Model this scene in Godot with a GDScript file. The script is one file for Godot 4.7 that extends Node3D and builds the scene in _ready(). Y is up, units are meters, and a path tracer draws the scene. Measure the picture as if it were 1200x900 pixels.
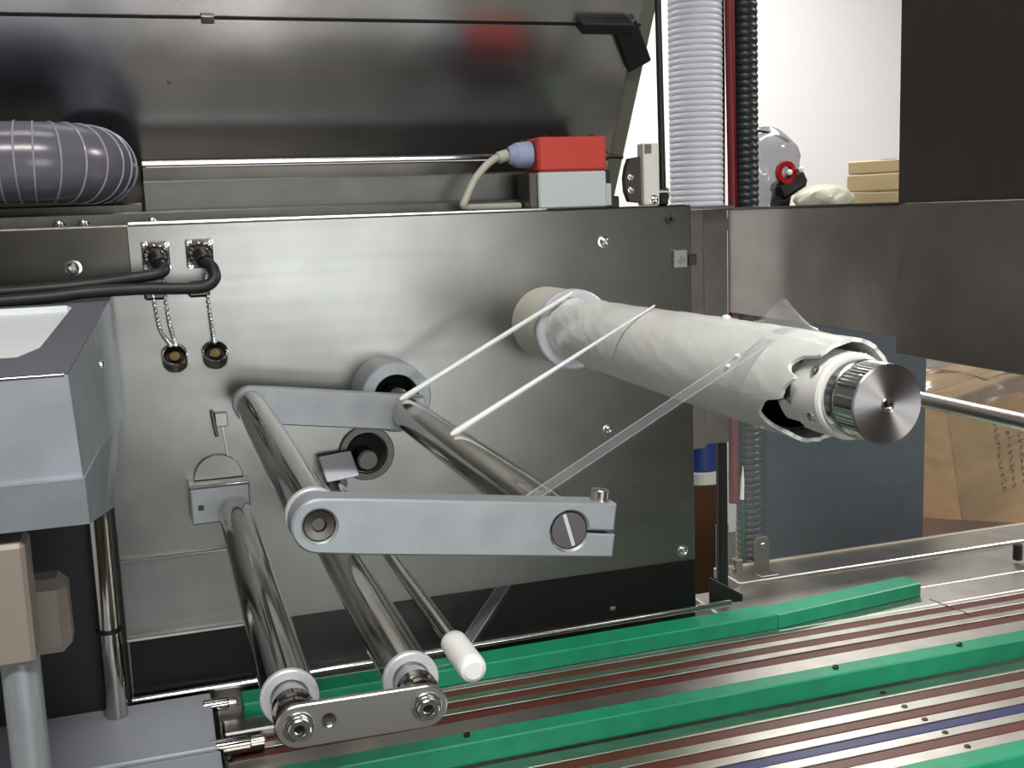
extends Node3D
# A stainless packaging machine: film roll, film path rollers and green-railed conveyor.
# y = 0 is the top edge of the machine's side plate, z = 0 its face, +z towards the viewer; metres.

class Builder:
	var v := PackedVector3Array()
	var n := PackedVector3Array()
	var u := PackedVector2Array()
	func tri(a: Vector3, b: Vector3, c: Vector3, na: Vector3, nb: Vector3, nc: Vector3, ua := Vector2.ZERO, ub := Vector2.ZERO, uc := Vector2.ZERO) -> void:
		if (b - a).cross(c - a).dot(na + nb + nc) > 0.0:
			v.append_array([a, c, b]); n.append_array([na, nc, nb]); u.append_array([ua, uc, ub])
		else:
			v.append_array([a, b, c]); n.append_array([na, nb, nc]); u.append_array([ua, ub, uc])
	func face(a: Vector3, b: Vector3, c: Vector3, out: Vector3, ua := Vector2.ZERO, ub := Vector2.ZERO, uc := Vector2.ZERO) -> void:
		var m := (b - a).cross(c - a).normalized()
		if m.dot(out) < 0.0: m = -m
		tri(a, b, c, m, m, m, ua, ub, uc)
	func quad(a: Vector3, b: Vector3, c: Vector3, d: Vector3, out: Vector3) -> void:
		var x := (b - a).normalized()
		var m := (b - a).cross(d - a).normalized()
		var y := m.cross(x)
		var uu := []
		for p in [a, b, c, d]: uu.append(Vector2((p - a).dot(x), (p - a).dot(y)))
		face(a, b, c, out, uu[0], uu[1], uu[2])
		face(a, c, d, out, uu[0], uu[2], uu[3])
	func box(c: Vector3, s: Vector3, bev := 0.001, basis := Basis()) -> void:
		var h := s / 2.0
		var b: float = min(bev, min(h.x, min(h.y, h.z)) * 0.9)
		for k in 3:
			var k1 := (k + 1) % 3
			var k2 := (k + 2) % 3
			for sg in [-1.0, 1.0]:
				var q := []
				for w in [[-1, -1], [1, -1], [1, 1], [-1, 1]]:
					var p := Vector3.ZERO
					p[k] = sg * h[k]; p[k1] = w[0] * (h[k1] - b); p[k2] = w[1] * (h[k2] - b)
					q.append(p)
				var o := Vector3.ZERO
				o[k] = sg
				var uu := []
				for p in q: uu.append(Vector2(p.x, p.y) if k == 2 else (Vector2(p.x, p.z) if k == 1 else Vector2(p.z, p.y)))
				var wq := []
				for p in q: wq.append(c + basis * p)
				face(wq[0], wq[1], wq[2], basis * o, uu[0], uu[1], uu[2])
				face(wq[0], wq[2], wq[3], basis * o, uu[0], uu[2], uu[3])
				if b <= 0.0: continue
				for s2 in [-1.0, 1.0]:
					var e := []
					for w in [-1.0, 1.0]:
						var p1 := Vector3.ZERO
						p1[k] = sg * h[k]; p1[k1] = s2 * (h[k1] - b); p1[k2] = w * (h[k2] - b)
						var p2 := Vector3.ZERO
						p2[k] = sg * (h[k] - b); p2[k1] = s2 * h[k1]; p2[k2] = w * (h[k2] - b)
						e.append(p1); e.append(p2)
					var o2 := Vector3.ZERO
					o2[k] = sg; o2[k1] = s2
					quad(c + basis * e[0], c + basis * e[1], c + basis * e[3], c + basis * e[2], basis * o2)
		if b > 0.0:
			for sx in [-1.0, 1.0]: for sy in [-1.0, 1.0]: for sz in [-1.0, 1.0]:
				var sg := Vector3(sx, sy, sz)
				var hb := h - Vector3.ONE * b
				face(c + basis * (sg * Vector3(h.x, hb.y, hb.z)), c + basis * (sg * Vector3(hb.x, h.y, hb.z)), c + basis * (sg * Vector3(hb.x, hb.y, h.z)), basis * sg)
	# profile: Vector2(radius, distance along the axis), run so that the outside lies to the left of rising t
	func lathe(prof: Array, at: Vector3, axis: Vector3, segs := 32, flute := 0, depth := 0.0) -> void:
		var ax := axis.normalized()
		var e1 := ax.cross(Vector3.UP if abs(ax.y) < 0.9 else Vector3.RIGHT).normalized()
		var e2 := ax.cross(e1)
		for j in prof.size() - 1:
			var p: Vector2 = prof[j]
			var q: Vector2 = prof[j + 1]
			var d := q - p
			if d.length() < 1e-7: continue
			var m := Vector2(d.y, -d.x).normalized()
			for i in segs:
				var a0 := TAU * i / segs
				var a1 := TAU * (i + 1) / segs
				var r0 := e1 * cos(a0) + e2 * sin(a0)
				var r1 := e1 * cos(a1) + e2 * sin(a1)
				var f0 := 1.0 - (depth if flute > 0 and i % 2 == 1 else 0.0)
				var f1 := 1.0 - (depth if flute > 0 and (i + 1) % 2 == 1 else 0.0)
				var n0 := r0 * m.x + ax * m.y
				var n1 := r1 * m.x + ax * m.y
				var u0 := float(i) / segs
				var u1 := float(i + 1) / segs
				var A := at + r0 * p.x * f0 + ax * p.y
				var Bq := at + r1 * p.x * f1 + ax * p.y
				var C := at + r1 * q.x * f1 + ax * q.y
				var D := at + r0 * q.x * f0 + ax * q.y
				var l0: float = p.y + p.x
				var l1: float = l0 + d.length()
				if flute > 0:
					var fm := (Bq - A).cross(D - A).normalized()
					if fm.dot(n0 + n1) < 0: fm = -fm
					n0 = fm; n1 = fm
				if p.x > 1e-7: tri(A, Bq, C, n0, n1, n1, Vector2(u0, l0), Vector2(u1, l0), Vector2(u1, l1))
				if q.x > 1e-7: tri(A, C, D, n0, n1, n0, Vector2(u0, l0), Vector2(u1, l1), Vector2(u0, l1))
	func rod(a: Vector3, b: Vector3, r: float, segs := 24, bev := 0.0008) -> void:
		var L := (b - a).length()
		var w: float = min(bev, r * 0.5)
		lathe([Vector2(0, 0), Vector2(r - w, 0), Vector2(r, w), Vector2(r, L - w), Vector2(r - w, L), Vector2(0, L)], a, b - a, segs)
	func ball(c: Vector3, r: Vector3, segs := 16, rings := 10) -> void:
		for j in rings: for i in segs:
			var q := []
			for w in [[0, 0], [1, 0], [1, 1], [0, 1]]:
				var th: float = PI * (j + w[1]) / rings
				var ph: float = TAU * (i + w[0]) / segs
				q.append(Vector3(sin(th) * cos(ph), cos(th), sin(th) * sin(ph)))
			var m := []
			for p in q: m.append((p / r).normalized())
			if j > 0: tri(c + q[0] * r, c + q[1] * r, c + q[2] * r, m[0], m[1], m[2])
			if j < rings - 1: tri(c + q[0] * r, c + q[2] * r, c + q[3] * r, m[0], m[2], m[3])
	func tube(pts: Array, rad, segs := 16, caps := true) -> void:
		var rings := []
		var nrm := Vector3.ZERO
		for i in pts.size():
			var d: Vector3 = (pts[min(i + 1, pts.size() - 1)] - pts[max(i - 1, 0)]).normalized()
			if i == 0: nrm = d.cross(Vector3.UP if abs(d.y) < 0.9 else Vector3.RIGHT).normalized()
			nrm = (nrm - d * nrm.dot(d)).normalized()
			var bi := d.cross(nrm)
			var r: float = rad[i] if rad is Array else rad
			var ring := []
			for k in segs + 1:
				var a := TAU * k / segs
				var o := nrm * cos(a) + bi * sin(a)
				ring.append([pts[i] + o * r, o])
			rings.append([ring, d])
		var l := 0.0
		for i in pts.size() - 1:
			var l1: float = l + (pts[i + 1] - pts[i]).length()
			for k in segs:
				var a = rings[i][0][k]; var b = rings[i][0][k + 1]; var c = rings[i + 1][0][k + 1]; var d = rings[i + 1][0][k]
				tri(a[0], b[0], c[0], a[1], b[1], c[1], Vector2(float(k) / segs, l), Vector2(float(k + 1) / segs, l), Vector2(float(k + 1) / segs, l1))
				tri(a[0], c[0], d[0], a[1], c[1], d[1], Vector2(float(k) / segs, l), Vector2(float(k + 1) / segs, l1), Vector2(float(k) / segs, l1))
			l = l1
		if caps:
			for e in [0, pts.size() - 1]:
				var o: Vector3 = -rings[e][1] if e == 0 else rings[e][1]
				for k in segs: tri(pts[e], rings[e][0][k][0], rings[e][0][k + 1][0], o, o, o)
	# polygon in the XY plane of xf, from z0 to z1, with chamfered rims and round holes [centre, radius]
	func prism(poly_in: PackedVector2Array, z0: float, z1: float, bev := 0.001, holes := [], xf := Transform3D()) -> void:
		var poly := poly_in
		if Geometry2D.is_polygon_clockwise(poly): poly.reverse()
		var N := poly.size()
		var loops := [[poly, false]]
		for h in holes:
			var c := PackedVector2Array()
			for k in 28: c.append(h[0] + Vector2(cos(-TAU * k / 28), sin(-TAU * k / 28)) * h[1])
			loops.append([c, true])
		var insets := []
		for lp in loops:
			var P: PackedVector2Array = lp[0]
			var M := P.size()
			var ns := []
			for i in M:
				var d := (P[(i + 1) % M] - P[i]).normalized()
				ns.append(Vector2(d.y, -d.x))
			var ins := PackedVector2Array()
			for i in M:
				var s: Vector2 = ns[i] + ns[(i + M - 1) % M]
				ins.append(P[i] - s / max(0.5, s.length_squared() / 2.0) * bev)
			insets.append(ins)
			var run := 0.0
			for i in M:
				var j := (i + 1) % M
				var na: Vector2 = ns[i]
				var nb: Vector2 = ns[i]
				if ns[i].dot(ns[(i + M - 1) % M]) > 0.8: na = (ns[i] + ns[(i + M - 1) % M]).normalized()
				if ns[i].dot(ns[j]) > 0.8: nb = (ns[i] + ns[j]).normalized()
				var r1 := run + (P[j] - P[i]).length()
				var A := [[P[i], P[j], z0 + bev, z1 - bev, 0.0]]
				for row in [[P[i], P[j], P[i], P[j], z0 + bev, z1 - bev, 0.0], [ins[i], ins[j], P[i], P[j], z0, z0 + bev, -1.0], [P[i], P[j], ins[i], ins[j], z1 - bev, z1, 1.0]]:
					if row[6] != 0.0 and bev <= 0.0: continue
					var a := xf * Vector3(row[0].x, row[0].y, row[4])
					var b := xf * Vector3(row[1].x, row[1].y, row[4])
					var c := xf * Vector3(row[3].x, row[3].y, row[5])
					var d := xf * Vector3(row[2].x, row[2].y, row[5])
					var m0 := xf.basis * Vector3(na.x, na.y, row[6]).normalized()
					var m1 := xf.basis * Vector3(nb.x, nb.y, row[6]).normalized()
					tri(a, b, c, m0, m1, m1, Vector2(run, row[4]), Vector2(r1, row[4]), Vector2(r1, row[5]))
					tri(a, c, d, m0, m1, m0, Vector2(run, row[4]), Vector2(r1, row[5]), Vector2(run, row[5]))
				run = r1
		var cap: PackedVector2Array = insets[0]
		for k in range(1, insets.size()):
			var H: PackedVector2Array = insets[k]
			var best := [1e9, 0, 0]
			for i in cap.size(): for j in H.size():
				var d := cap[i].distance_squared_to(H[j])
				if d < best[0]: best = [d, i, j]
			var merged := PackedVector2Array()
			for i in range(0, best[1] + 1): merged.append(cap[i])
			for j in H.size() + 1: merged.append(H[(best[2] + j) % H.size()])
			var dirn := (H[best[2]] - cap[best[1]]).orthogonal().normalized() * 1e-6
			merged[merged.size() - 1] += dirn
			merged.append(cap[best[1]] + dirn)
			for i in range(best[1] + 1, cap.size()): merged.append(cap[i])
			cap = merged
		var ids := Geometry2D.triangulate_polygon(cap)
		if ids.is_empty(): push_warning("prism cap failed %d" % cap.size())
		for t in range(0, ids.size(), 3):
			for zz in [[z0, -1.0], [z1, 1.0]]:
				var o: Vector3 = xf.basis * Vector3(0, 0, zz[1])
				var pp := []
				for k in 3: pp.append(cap[ids[t + k]])
				tri(xf * Vector3(pp[0].x, pp[0].y, zz[0]), xf * Vector3(pp[1].x, pp[1].y, zz[0]), xf * Vector3(pp[2].x, pp[2].y, zz[0]), o, o, o, pp[0], pp[1], pp[2])
	# a smooth skin through a grid of points
	func skin(g: Array, wrap := false, flip := false) -> void:
		var R := g.size()
		var K: int = g[0].size()
		var nn := []
		for i in R:
			var row := []
			for k in K:
				var kp := (k + 1) % K if wrap else mini(k + 1, K - 1)
				var km := (k + K - 1) % K if wrap else maxi(k - 1, 0)
				var m: Vector3 = (g[mini(i + 1, R - 1)][k] - g[maxi(i - 1, 0)][k]).cross(g[i][kp] - g[i][km]).normalized()
				row.append(-m if flip else m)
			nn.append(row)
		for i in R - 1: for k in (K if wrap else K - 1):
			var j := (k + 1) % K
			var ua := Vector2(float(k) / K, float(i) / R)
			var ub := Vector2(float(k + 1) / K, float(i) / R)
			var uc := Vector2(float(k + 1) / K, float(i + 1) / R)
			var ud := Vector2(float(k) / K, float(i + 1) / R)
			tri(g[i][k], g[i][j], g[i + 1][j], nn[i][k], nn[i][j], nn[i + 1][j], ua, ub, uc)
			tri(g[i][k], g[i + 1][j], g[i + 1][k], nn[i][k], nn[i + 1][j], nn[i + 1][k], ua, uc, ud)

var M := {}
var used := {}
var rng := RandomNumberGenerator.new()

func numbered(s: String) -> String:
	used[s] = used.get(s, -1) + 1
	return s if used[s] == 0 else "%s_%03d" % [s, used[s]]

func tag(o: Node, label: String, category: String, group := "", kind := "") -> void:
	o.set_meta("label", label)
	if category: o.set_meta("category", category)
	if group: o.set_meta("group", group)
	if kind: o.set_meta("kind", kind)

func thing(called: String, at: Vector3, label: String, category: String, group := "") -> Node3D:
	var o := Node3D.new()
	o.name = numbered(called)
	o.position = at
	add_child(o)
	tag(o, label, category, group)
	return o

func origin_of(p: Node3D) -> Vector3:
	var s := Vector3.ZERO
	while p != self:
		s += p.position
		p = p.get_parent()
	return s

# commits world-space geometry as one mesh under its parent
func put(b: Builder, called: String, mat: Material, parent: Node3D = null, label := "") -> MeshInstance3D:
	var o := MeshInstance3D.new()
	var sh := Vector3.ZERO
	if parent: sh = origin_of(parent)
	elif b.v.size():
		var lo := b.v[0]
		var hi := b.v[0]
		for p in b.v:
			lo = lo.min(p); hi = hi.max(p)
		sh = Vector3((lo.x + hi.x) / 2, lo.y, (lo.z + hi.z) / 2)
		o.position = sh
	var vv := PackedVector3Array()
	for p in b.v: vv.append(p - sh)
	var a := []
	a.resize(Mesh.ARRAY_MAX)
	a[Mesh.ARRAY_VERTEX] = vv; a[Mesh.ARRAY_NORMAL] = b.n; a[Mesh.ARRAY_TEX_UV] = b.u
	var m := ArrayMesh.new()
	m.add_surface_from_arrays(Mesh.PRIMITIVE_TRIANGLES, a)
	o.mesh = m
	o.material_override = mat
	if parent:
		o.name = called
		parent.add_child(o, true)
	else:
		o.name = numbered(called)
		add_child(o)
	if label: o.set_meta("label", label)
	return o

func solo(b: Builder, called: String, mat: Material, label: String, category: String, group := "", kind := "") -> MeshInstance3D:
	var o := put(b, called, mat)
	tag(o, label, category, group, kind)
	return o

func bx(c: Vector3, s: Vector3, bev := 0.001, basis := Basis()) -> Builder:
	var b := Builder.new()
	b.box(c, s, bev, basis)
	return b
func span(lo: Vector3, hi: Vector3, bev := 0.001) -> Builder:
	return bx((lo + hi) / 2, (hi - lo).abs(), bev)
func rd(a: Vector3, b: Vector3, r: float, segs := 24, bev := 0.0008) -> Builder:
	var q := Builder.new()
	q.rod(a, b, r, segs, bev)
	return q
func lt(prof: Array, at: Vector3, axis := Vector3(0, 0, 1), segs := 32) -> Builder:
	var q := Builder.new()
	q.lathe(prof, at, axis, segs)
	return q
func ring(r_in: float, r_out: float, z0: float, z1: float, at: Vector3, axis := Vector3(0, 0, 1), segs := 40, c := 0.0006) -> Builder:
	return lt([Vector2(r_in + c, z0), Vector2(r_out - c, z0), Vector2(r_out, z0 + c), Vector2(r_out, z1 - c), Vector2(r_out - c, z1), Vector2(r_in + c, z1), Vector2(r_in, z1 - c), Vector2(r_in, z0 + c), Vector2(r_in + c, z0)], at, axis, segs)
func tb(pts: Array, rad, segs := 16) -> Builder:
	var q := Builder.new()
	q.tube(pts, rad, segs)
	return q
func smooth_path(pts: Array, per := 8) -> Array:
	var c := Curve3D.new()
	for i in pts.size():
		var t: Vector3 = (pts[mini(i + 1, pts.size() - 1)] - pts[maxi(i - 1, 0)]) / 6.0
		c.add_point(pts[i], -t, t)
	var out := []
	for k in per * (pts.size() - 1) + 1: out.append(c.samplef(float(k) / per))
	return out
func hexagon(r: float, turn := 0.0, c := Vector2.ZERO) -> PackedVector2Array:
	var p := PackedVector2Array()
	for k in 6: p.append(c + Vector2(cos(TAU * k / 6 + turn), sin(TAU * k / 6 + turn)) * r)
	return p

func mat(c: Color, rough := 0.5, metal := 0.0, aniso := 0.0, spec := 0.5) -> StandardMaterial3D:
	var m := StandardMaterial3D.new()
	m.albedo_color = c
	m.roughness = rough
	m.metallic = metal
	m.metallic_specular = spec
	if aniso != 0.0:
		m.anisotropy_enabled = true
		m.anisotropy = aniso
	if c.a < 1.0: m.transparency = BaseMaterial3D.TRANSPARENCY_ALPHA
	return m

func noise_tex(freq: float, lo: Color, hi: Color, size := 256, sx := 1.0, octaves := 4, sd := 1) -> Texture2D:
	var f := FastNoiseLite.new()
	f.seed = sd
	f.frequency = freq
	f.fractal_octaves = octaves
	var im := Image.create(size, size, false, Image.FORMAT_RGB8)
	for y in size: for x in size:
		# blended with its shifted self so that the tile has no seam
		var fx := float(x) / size
		var fy := float(y) / size
		var a := lerpf(f.get_noise_2d(x * sx, y), f.get_noise_2d((x - size) * sx, y), fx)
		var b := lerpf(f.get_noise_2d(x * sx, y - size), f.get_noise_2d((x - size) * sx, y - size), fx)
		var t := clampf(lerpf(a, b, fy) * 0.9 + 0.5, 0, 1)
		im.set_pixel(x, y, lo.lerp(hi, t))
	return ImageTexture.create_from_image(im)

func textured(m: StandardMaterial3D, albedo: Texture2D, rough: Texture2D, scale: float) -> StandardMaterial3D:
	if albedo: m.albedo_texture = albedo
	if rough: m.roughness_texture = rough
	m.uv1_scale = Vector3(scale, scale, 1)
	return m

func materials() -> void:
	var g := func(v: float) -> Color: return Color(v, v, v)
	var streak := noise_tex(0.12, g.call(0.90), g.call(1.0), 256, 0.03, 3, 4)
	var blotch := noise_tex(0.02, g.call(0.9), g.call(1.0), 256, 1.0, 5, 9)
	var dusty := noise_tex(0.03, g.call(0.55), g.call(1.0), 256, 1.0, 5, 12)
	M.plate = textured(mat(Color(0.545, 0.545, 0.525), 0.31, 1.0, -0.45), blotch, streak, 2.0)
	M.cover = textured(mat(Color(0.33, 0.32, 0.295), 0.31, 1.0, -0.45), blotch, streak, 2.0)
	M.hood = textured(mat(Color(0.80, 0.80, 0.82), 0.24, 1.0), blotch, null, 1.5)
	M.guard = textured(mat(Color(0.68, 0.655, 0.64), 0.42, 1.0, -0.5), blotch, streak, 2.0)
	M.dark_guard = textured(mat(Color(0.28, 0.26, 0.25), 0.45, 0.5), blotch, null, 2.0)
	M.deck = textured(mat(Color(0.40, 0.395, 0.38), 0.45, 1.0), blotch, streak, 3.0)
	M.steel = mat(Color(0.80, 0.79, 0.77), 0.28, 1.0)
	M.table = textured(mat(Color(0.84, 0.82, 0.80), 0.36, 1.0), blotch, null, 3.0)
	M.chrome = mat(Color(0.74, 0.73, 0.71), 0.09, 1.0)
	M.bright = mat(Color(0.88, 0.88, 0.87), 0.18, 1.0)
	M.turned = mat(Color(0.72, 0.70, 0.70), 0.45, 1.0, -0.9)
	M.dark_steel = mat(Color(0.36, 0.34, 0.32), 0.35, 1.0)
	M.alu = textured(mat(Color(0.62, 0.64, 0.66), 0.45, 0.3, -0.4), blotch, streak, 4.0)
	M.alu_ring = mat(Color(0.80, 0.80, 0.84), 0.4, 0.3)
	M.hub = mat(Color(0.84, 0.835, 0.80), 0.45, 0.2)
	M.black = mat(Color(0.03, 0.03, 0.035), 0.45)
	M.rubber = mat(Color(0.075, 0.07, 0.085), 0.5)
	M.hole = mat(Color(0.015, 0.013, 0.013), 0.8)
	M.paint = textured(mat(Color(0.69, 0.72, 0.755), 0.45, 0.1), blotch, null, 3.0)
	M.shaft_end = mat(Color(0.42, 0.40, 0.40), 0.4, 1.0)
	M.beam = mat(Color(0.47, 0.47, 0.42), 0.5, 0.3)
	M.tray_sheet = mat(Color(0.71, 0.73, 0.77), 0.45, 0.1)
	M.acrylic_rim = mat(Color(0.85, 0.80, 0.72, 0.8), 0.25)
	M.kraft_pale = mat(Color(0.78, 0.70, 0.54), 0.85)
	M.kraft_mid = mat(Color(0.60, 0.46, 0.33), 0.85)
	M.foot_dark = mat(Color(0.17, 0.16, 0.16), 0.4, 0.9)  # dark face at left, dark reflection put into the colour at right
	M.sleeve = mat(Color(0.60, 0.56, 0.52), 0.5, 0.4)
	M.paint_dark = mat(Color(0.42, 0.42, 0.46), 0.5, 0.2)
	M.tray_white = mat(Color(0.88, 0.90, 0.91), 0.5)
	M.yellow = mat(Color(0.85, 0.72, 0.12), 0.6)
	M.red = mat(Color(0.72, 0.22, 0.17), 0.4)
	M.grey_plastic = mat(Color(0.72, 0.74, 0.74), 0.45)
	M.gland = mat(Color(0.55, 0.59, 0.70), 0.5)
	M.cable_grey = mat(Color(0.66, 0.66, 0.60), 0.5)
	M.white_plastic = mat(Color(0.93, 0.93, 0.92), 0.4)
	M.green = textured(mat(Color(0.12, 0.62, 0.46), 0.36), blotch, null, 4.0)
	M.belt = textured(mat(Color(0.40, 0.20, 0.17), 0.36), blotch, null, 5.0)
	M.belt_blue_reflection = textured(mat(Color(0.20, 0.20, 0.42), 0.36), blotch, null, 5.0)  # red belt with its bluish reflection put into the colour
	M.hose_grey = mat(Color(0.78, 0.79, 0.83), 0.4)
	M.hose_dark = mat(Color(0.13, 0.15, 0.17), 0.4)
	M.hose_red = mat(Color(0.42, 0.08, 0.10), 0.4)
	M.hose_maroon = mat(Color(0.20, 0.04, 0.08), 0.4)
	M.wall = mat(Color(0.96, 0.96, 0.97), 0.8)
	M.ceiling = mat(Color(0.42, 0.42, 0.42), 0.9)
	M.floor = textured(mat(Color(0.30, 0.29, 0.27), 0.5), dusty, null, 0.8)
	M.cabinet = mat(Color(0.24, 0.18, 0.13), 0.6)
	M.kraft = textured(mat(Color(0.88, 0.73, 0.52), 0.85), noise_tex(0.05, Color(0.86, 0.84, 0.8), Color(1, 1, 1), 128, 0.3, 3, 5), null, 3.0)
	M.kraft_dark = mat(Color(0.38, 0.26, 0.16), 0.85)
	M.tape = mat(Color(0.75, 0.64, 0.44), 0.35)
	M.blue_sheet = textured(mat(Color(0.29, 0.325, 0.375), 0.3, 0.1), blotch, null, 3.0)
	M.blue = mat(Color(0.10, 0.20, 0.48), 0.4)
	M.brass = mat(Color(0.48, 0.41, 0.29), 0.35, 1.0)
	M.acrylic = mat(Color(0.93, 0.96, 0.97, 0.04), 0.02, 0.0, 0.0, 0.25)
	M.acrylic_edge = mat(Color(0.62, 0.53, 0.51, 0.6), 0.25)
	M.duct = mat(Color(0.39, 0.375, 0.42, 0.94), 0.24)
	M.duct_rib = mat(Color(0.60, 0.585, 0.64), 0.25)
	M.film = mat(Color(1, 1, 1, 0.012), 0.08, 0.0, 0.0, 0.2)
	M.film_edge = mat(Color(0.94, 0.95, 0.95, 0.75), 0.22)
	M.film_edge_thin = mat(Color(0.85, 0.87, 0.90, 0.22), 0.22)
	M.film_rim = mat(Color(0.90, 0.92, 0.94, 0.6), 0.22)
	M.film_loose = mat(Color(0.92, 0.94, 0.94, 0.22), 0.12)
	var fr := textured(mat(Color(0.94, 0.95, 0.94), 0.36), noise_tex(0.03, Color(0.92, 0.92, 0.91), Color(1, 1, 1), 256, 0.25, 5, 21), null, 1.0)
	fr.clearcoat_enabled = true
	fr.clearcoat = 0.35
	fr.clearcoat_roughness = 0.12
	M.film_roll = fr
	M.bag = mat(Color(0.55, 0.55, 0.58, 0.5), 0.15)

func _ready() -> void:
	rng.seed = 7
	# --- camera, environment, lights, exposure
	var cam := Camera3D.new()
	cam.name = "camera"
	add_child(cam)
	cam.transform = Transform3D(Basis(Vector3(0.95051, -0.03690, 0.30844), Vector3(0.08167, 0.98765, -0.13368), Vector3(-0.29970, 0.15226, 0.94180)).orthonormalized(), Vector3(0, 0, 1.28))
	cam.fov = 38.416
	cam.near = 0.02
	var we := WorldEnvironment.new()
	we.name = "environment"
	var env := Environment.new()
	env.background_mode = Environment.BG_COLOR
	env.background_color = Color(0.7, 0.72, 0.75)
	env.tonemap_mode = Environment.TONE_MAPPER_LINEAR
	env.tonemap_exposure = 1.0
	env.sdfgi_enabled = true
	env.ssao_enabled = true
	env.ssil_enabled = true
	we.environment = env
	add_child(we)
	materials()
	ceiling_lights()
	room()
	machine_plate()
	deck_and_hood()
	left_box()
	conveyor()
	guard()
	switch_and_strut()
	hoses()
	background()
	duct()
	film_roll()
	swing_arm()
	lower_rollers()
	guide_rod()
	hubs()
	film_web()
	connectors()

func ceiling_lights() -> void:
	var spots := [[Vector3(0.0, 1.56, 1.8), 6.5, "above the operator in front of the machine"], [Vector3(-0.9, 1.56, -1.7), 5.0, "at the far left behind the hood"], [Vector3(1.9, 1.56, -1.9), 4.6, "near the white wall behind the hoses"], [Vector3(3.3, 1.56, 0.35), 8.0, "at the far right behind the guard"]]
	for s in spots:
		var p: Vector3 = s[0]
		var t := thing("ceiling_light", p, "white fluorescent ceiling fitting " + s[2], "ceiling light", "fluorescent ceiling fittings")
		put(bx(p + Vector3(0, 0.015, 0), Vector3(1.26, 0.05, 0.36), 0.004), "housing", M.white_plastic, t)
		var e := mat(Color(1, 1, 1), 0.5)
		e.emission_enabled = true
		e.emission = Color(1, 0.99, 0.96)
		e.emission_energy_multiplier = 3.0
		put(bx(p + Vector3(0, -0.016, 0), Vector3(1.2, 0.01, 0.3), 0.002), "diffuser", e, t)
		var l := AreaLight3D.new()
		l.name = "lamp"
		l.area_size = Vector2(1.2, 0.3)
		l.light_color = Color(1, 0.99, 0.96)
		l.light_energy = s[1]
		l.shadow_enabled = true
		l.area_range = 12.0
		l.area_attenuation = 2.0
		t.add_child(l)
		l.position = Vector3(0, -0.03, 0)
		l.rotation.x = -PI / 2

func structure(b: Builder, called: String, m: Material, label: String, category: String) -> void:
	var o := put(b, called, m)
	tag(o, label, category, "", "structure")

func room() -> void:
	structure(span(Vector3(-3, -1.55, -3), Vector3(4.4, -1.45, 3.4), 0), "floor", M.floor, "grey workshop floor under the machine", "floor")
	structure(span(Vector3(-3, 1.6, -3), Vector3(4.4, 1.7, 3.4), 0), "ceiling", M.ceiling, "pale workshop ceiling above the machine", "ceiling")
	structure(span(Vector3(-3.1, -1.55, -3.1), Vector3(4.5, 1.7, -3), 0), "wall_back", M.wall, "plain white wall seen behind the hoses", "wall")
	structure(span(Vector3(-3.1, -1.55, 3.4), Vector3(4.5, 1.7, 3.5), 0), "wall_front", M.cabinet, "dark brown wall on the operator's side of the machine", "wall")
	var wn := put(bx(Vector3(0.68, -0.22, 3.385), Vector3(1.45, 1.1, 0.02), 0.003), "window_1", M.white_plastic)  # added panel, glows to light the front and brighten the plate's reflection
	tag(wn, "added glowing panel, unseen behind the operator, giving frontal light", "window", "", "structure")
	var pane := mat(Color(1, 1, 1), 0.3)
	pane.emission_enabled = true
	pane.emission = Color(0.96, 0.98, 1.0)
	pane.emission_energy_multiplier = 1.7
	for k in 3: put(bx(Vector3(0.68 + (k - 1) * 0.46, -0.22, 3.372), Vector3(0.44, 1.0, 0.004), 0.0), "pane", pane, wn)
	var wl := AreaLight3D.new()  # added area light, frontal fill from the glowing panel
	wl.name = "added_frontal_lamp"
	wl.area_size = Vector2(1.36, 1.0)
	wl.light_color = Color(0.96, 0.98, 1.0)
	wl.light_energy = 1.6
	wl.shadow_enabled = true
	wl.area_range = 12.0
	wl.area_attenuation = 2.0
	wn.add_child(wl)
	wl.position = Vector3(0, 0.55, -0.03)
	wl.rotation.y = 0.0
	solo(span(Vector3(1.42, -1.45, 2.85), Vector3(4.3, 1.3, 3.35), 0.01), "added_dark_cabinet", M.cabinet, "added tall dark brown cabinet, unseen behind the operator, darkening reflections at right", "cabinet")  # unseen cabinet added so the plate reflects dark at right
	solo(span(Vector3(-2.9, -1.45, 2.6), Vector3(-0.1, -0.45, 3.35), 0.01), "added_dark_bench", M.cabinet, "added low dark brown bench, unseen left of the glowing panel, darkening reflections", "bench")  # unseen bench added so the plate reflects dark low and left
	structure(span(Vector3(-3.1, -1.55, -3), Vector3(-3, 1.7, 3.4), 0), "wall_left", M.wall, "white wall at the left end of the workshop", "wall")
	structure(span(Vector3(4.4, -1.55, -3), Vector3(4.5, 1.7, 3.4), 0), "wall_right", M.cabinet, "dark brown wall at the right end of the workshop", "wall")

func dome_bolt(t: Node3D, at: Vector3, r: float, axis := Vector3(0, 0, 1), called := "bolt") -> void:
	var b := lt([Vector2(r * 1.35, 0), Vector2(r * 1.35, r * 0.15), Vector2(r, r * 0.18), Vector2(r * 0.98, r * 0.45), Vector2(r * 0.8, r * 0.75), Vector2(r * 0.5, r * 0.92), Vector2(r * 0.45, r * 0.92), Vector2(r * 0.4, r * 0.5), Vector2(0, r * 0.5)], at, axis, 24)
	put(b, called, M.bright, t)

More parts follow.
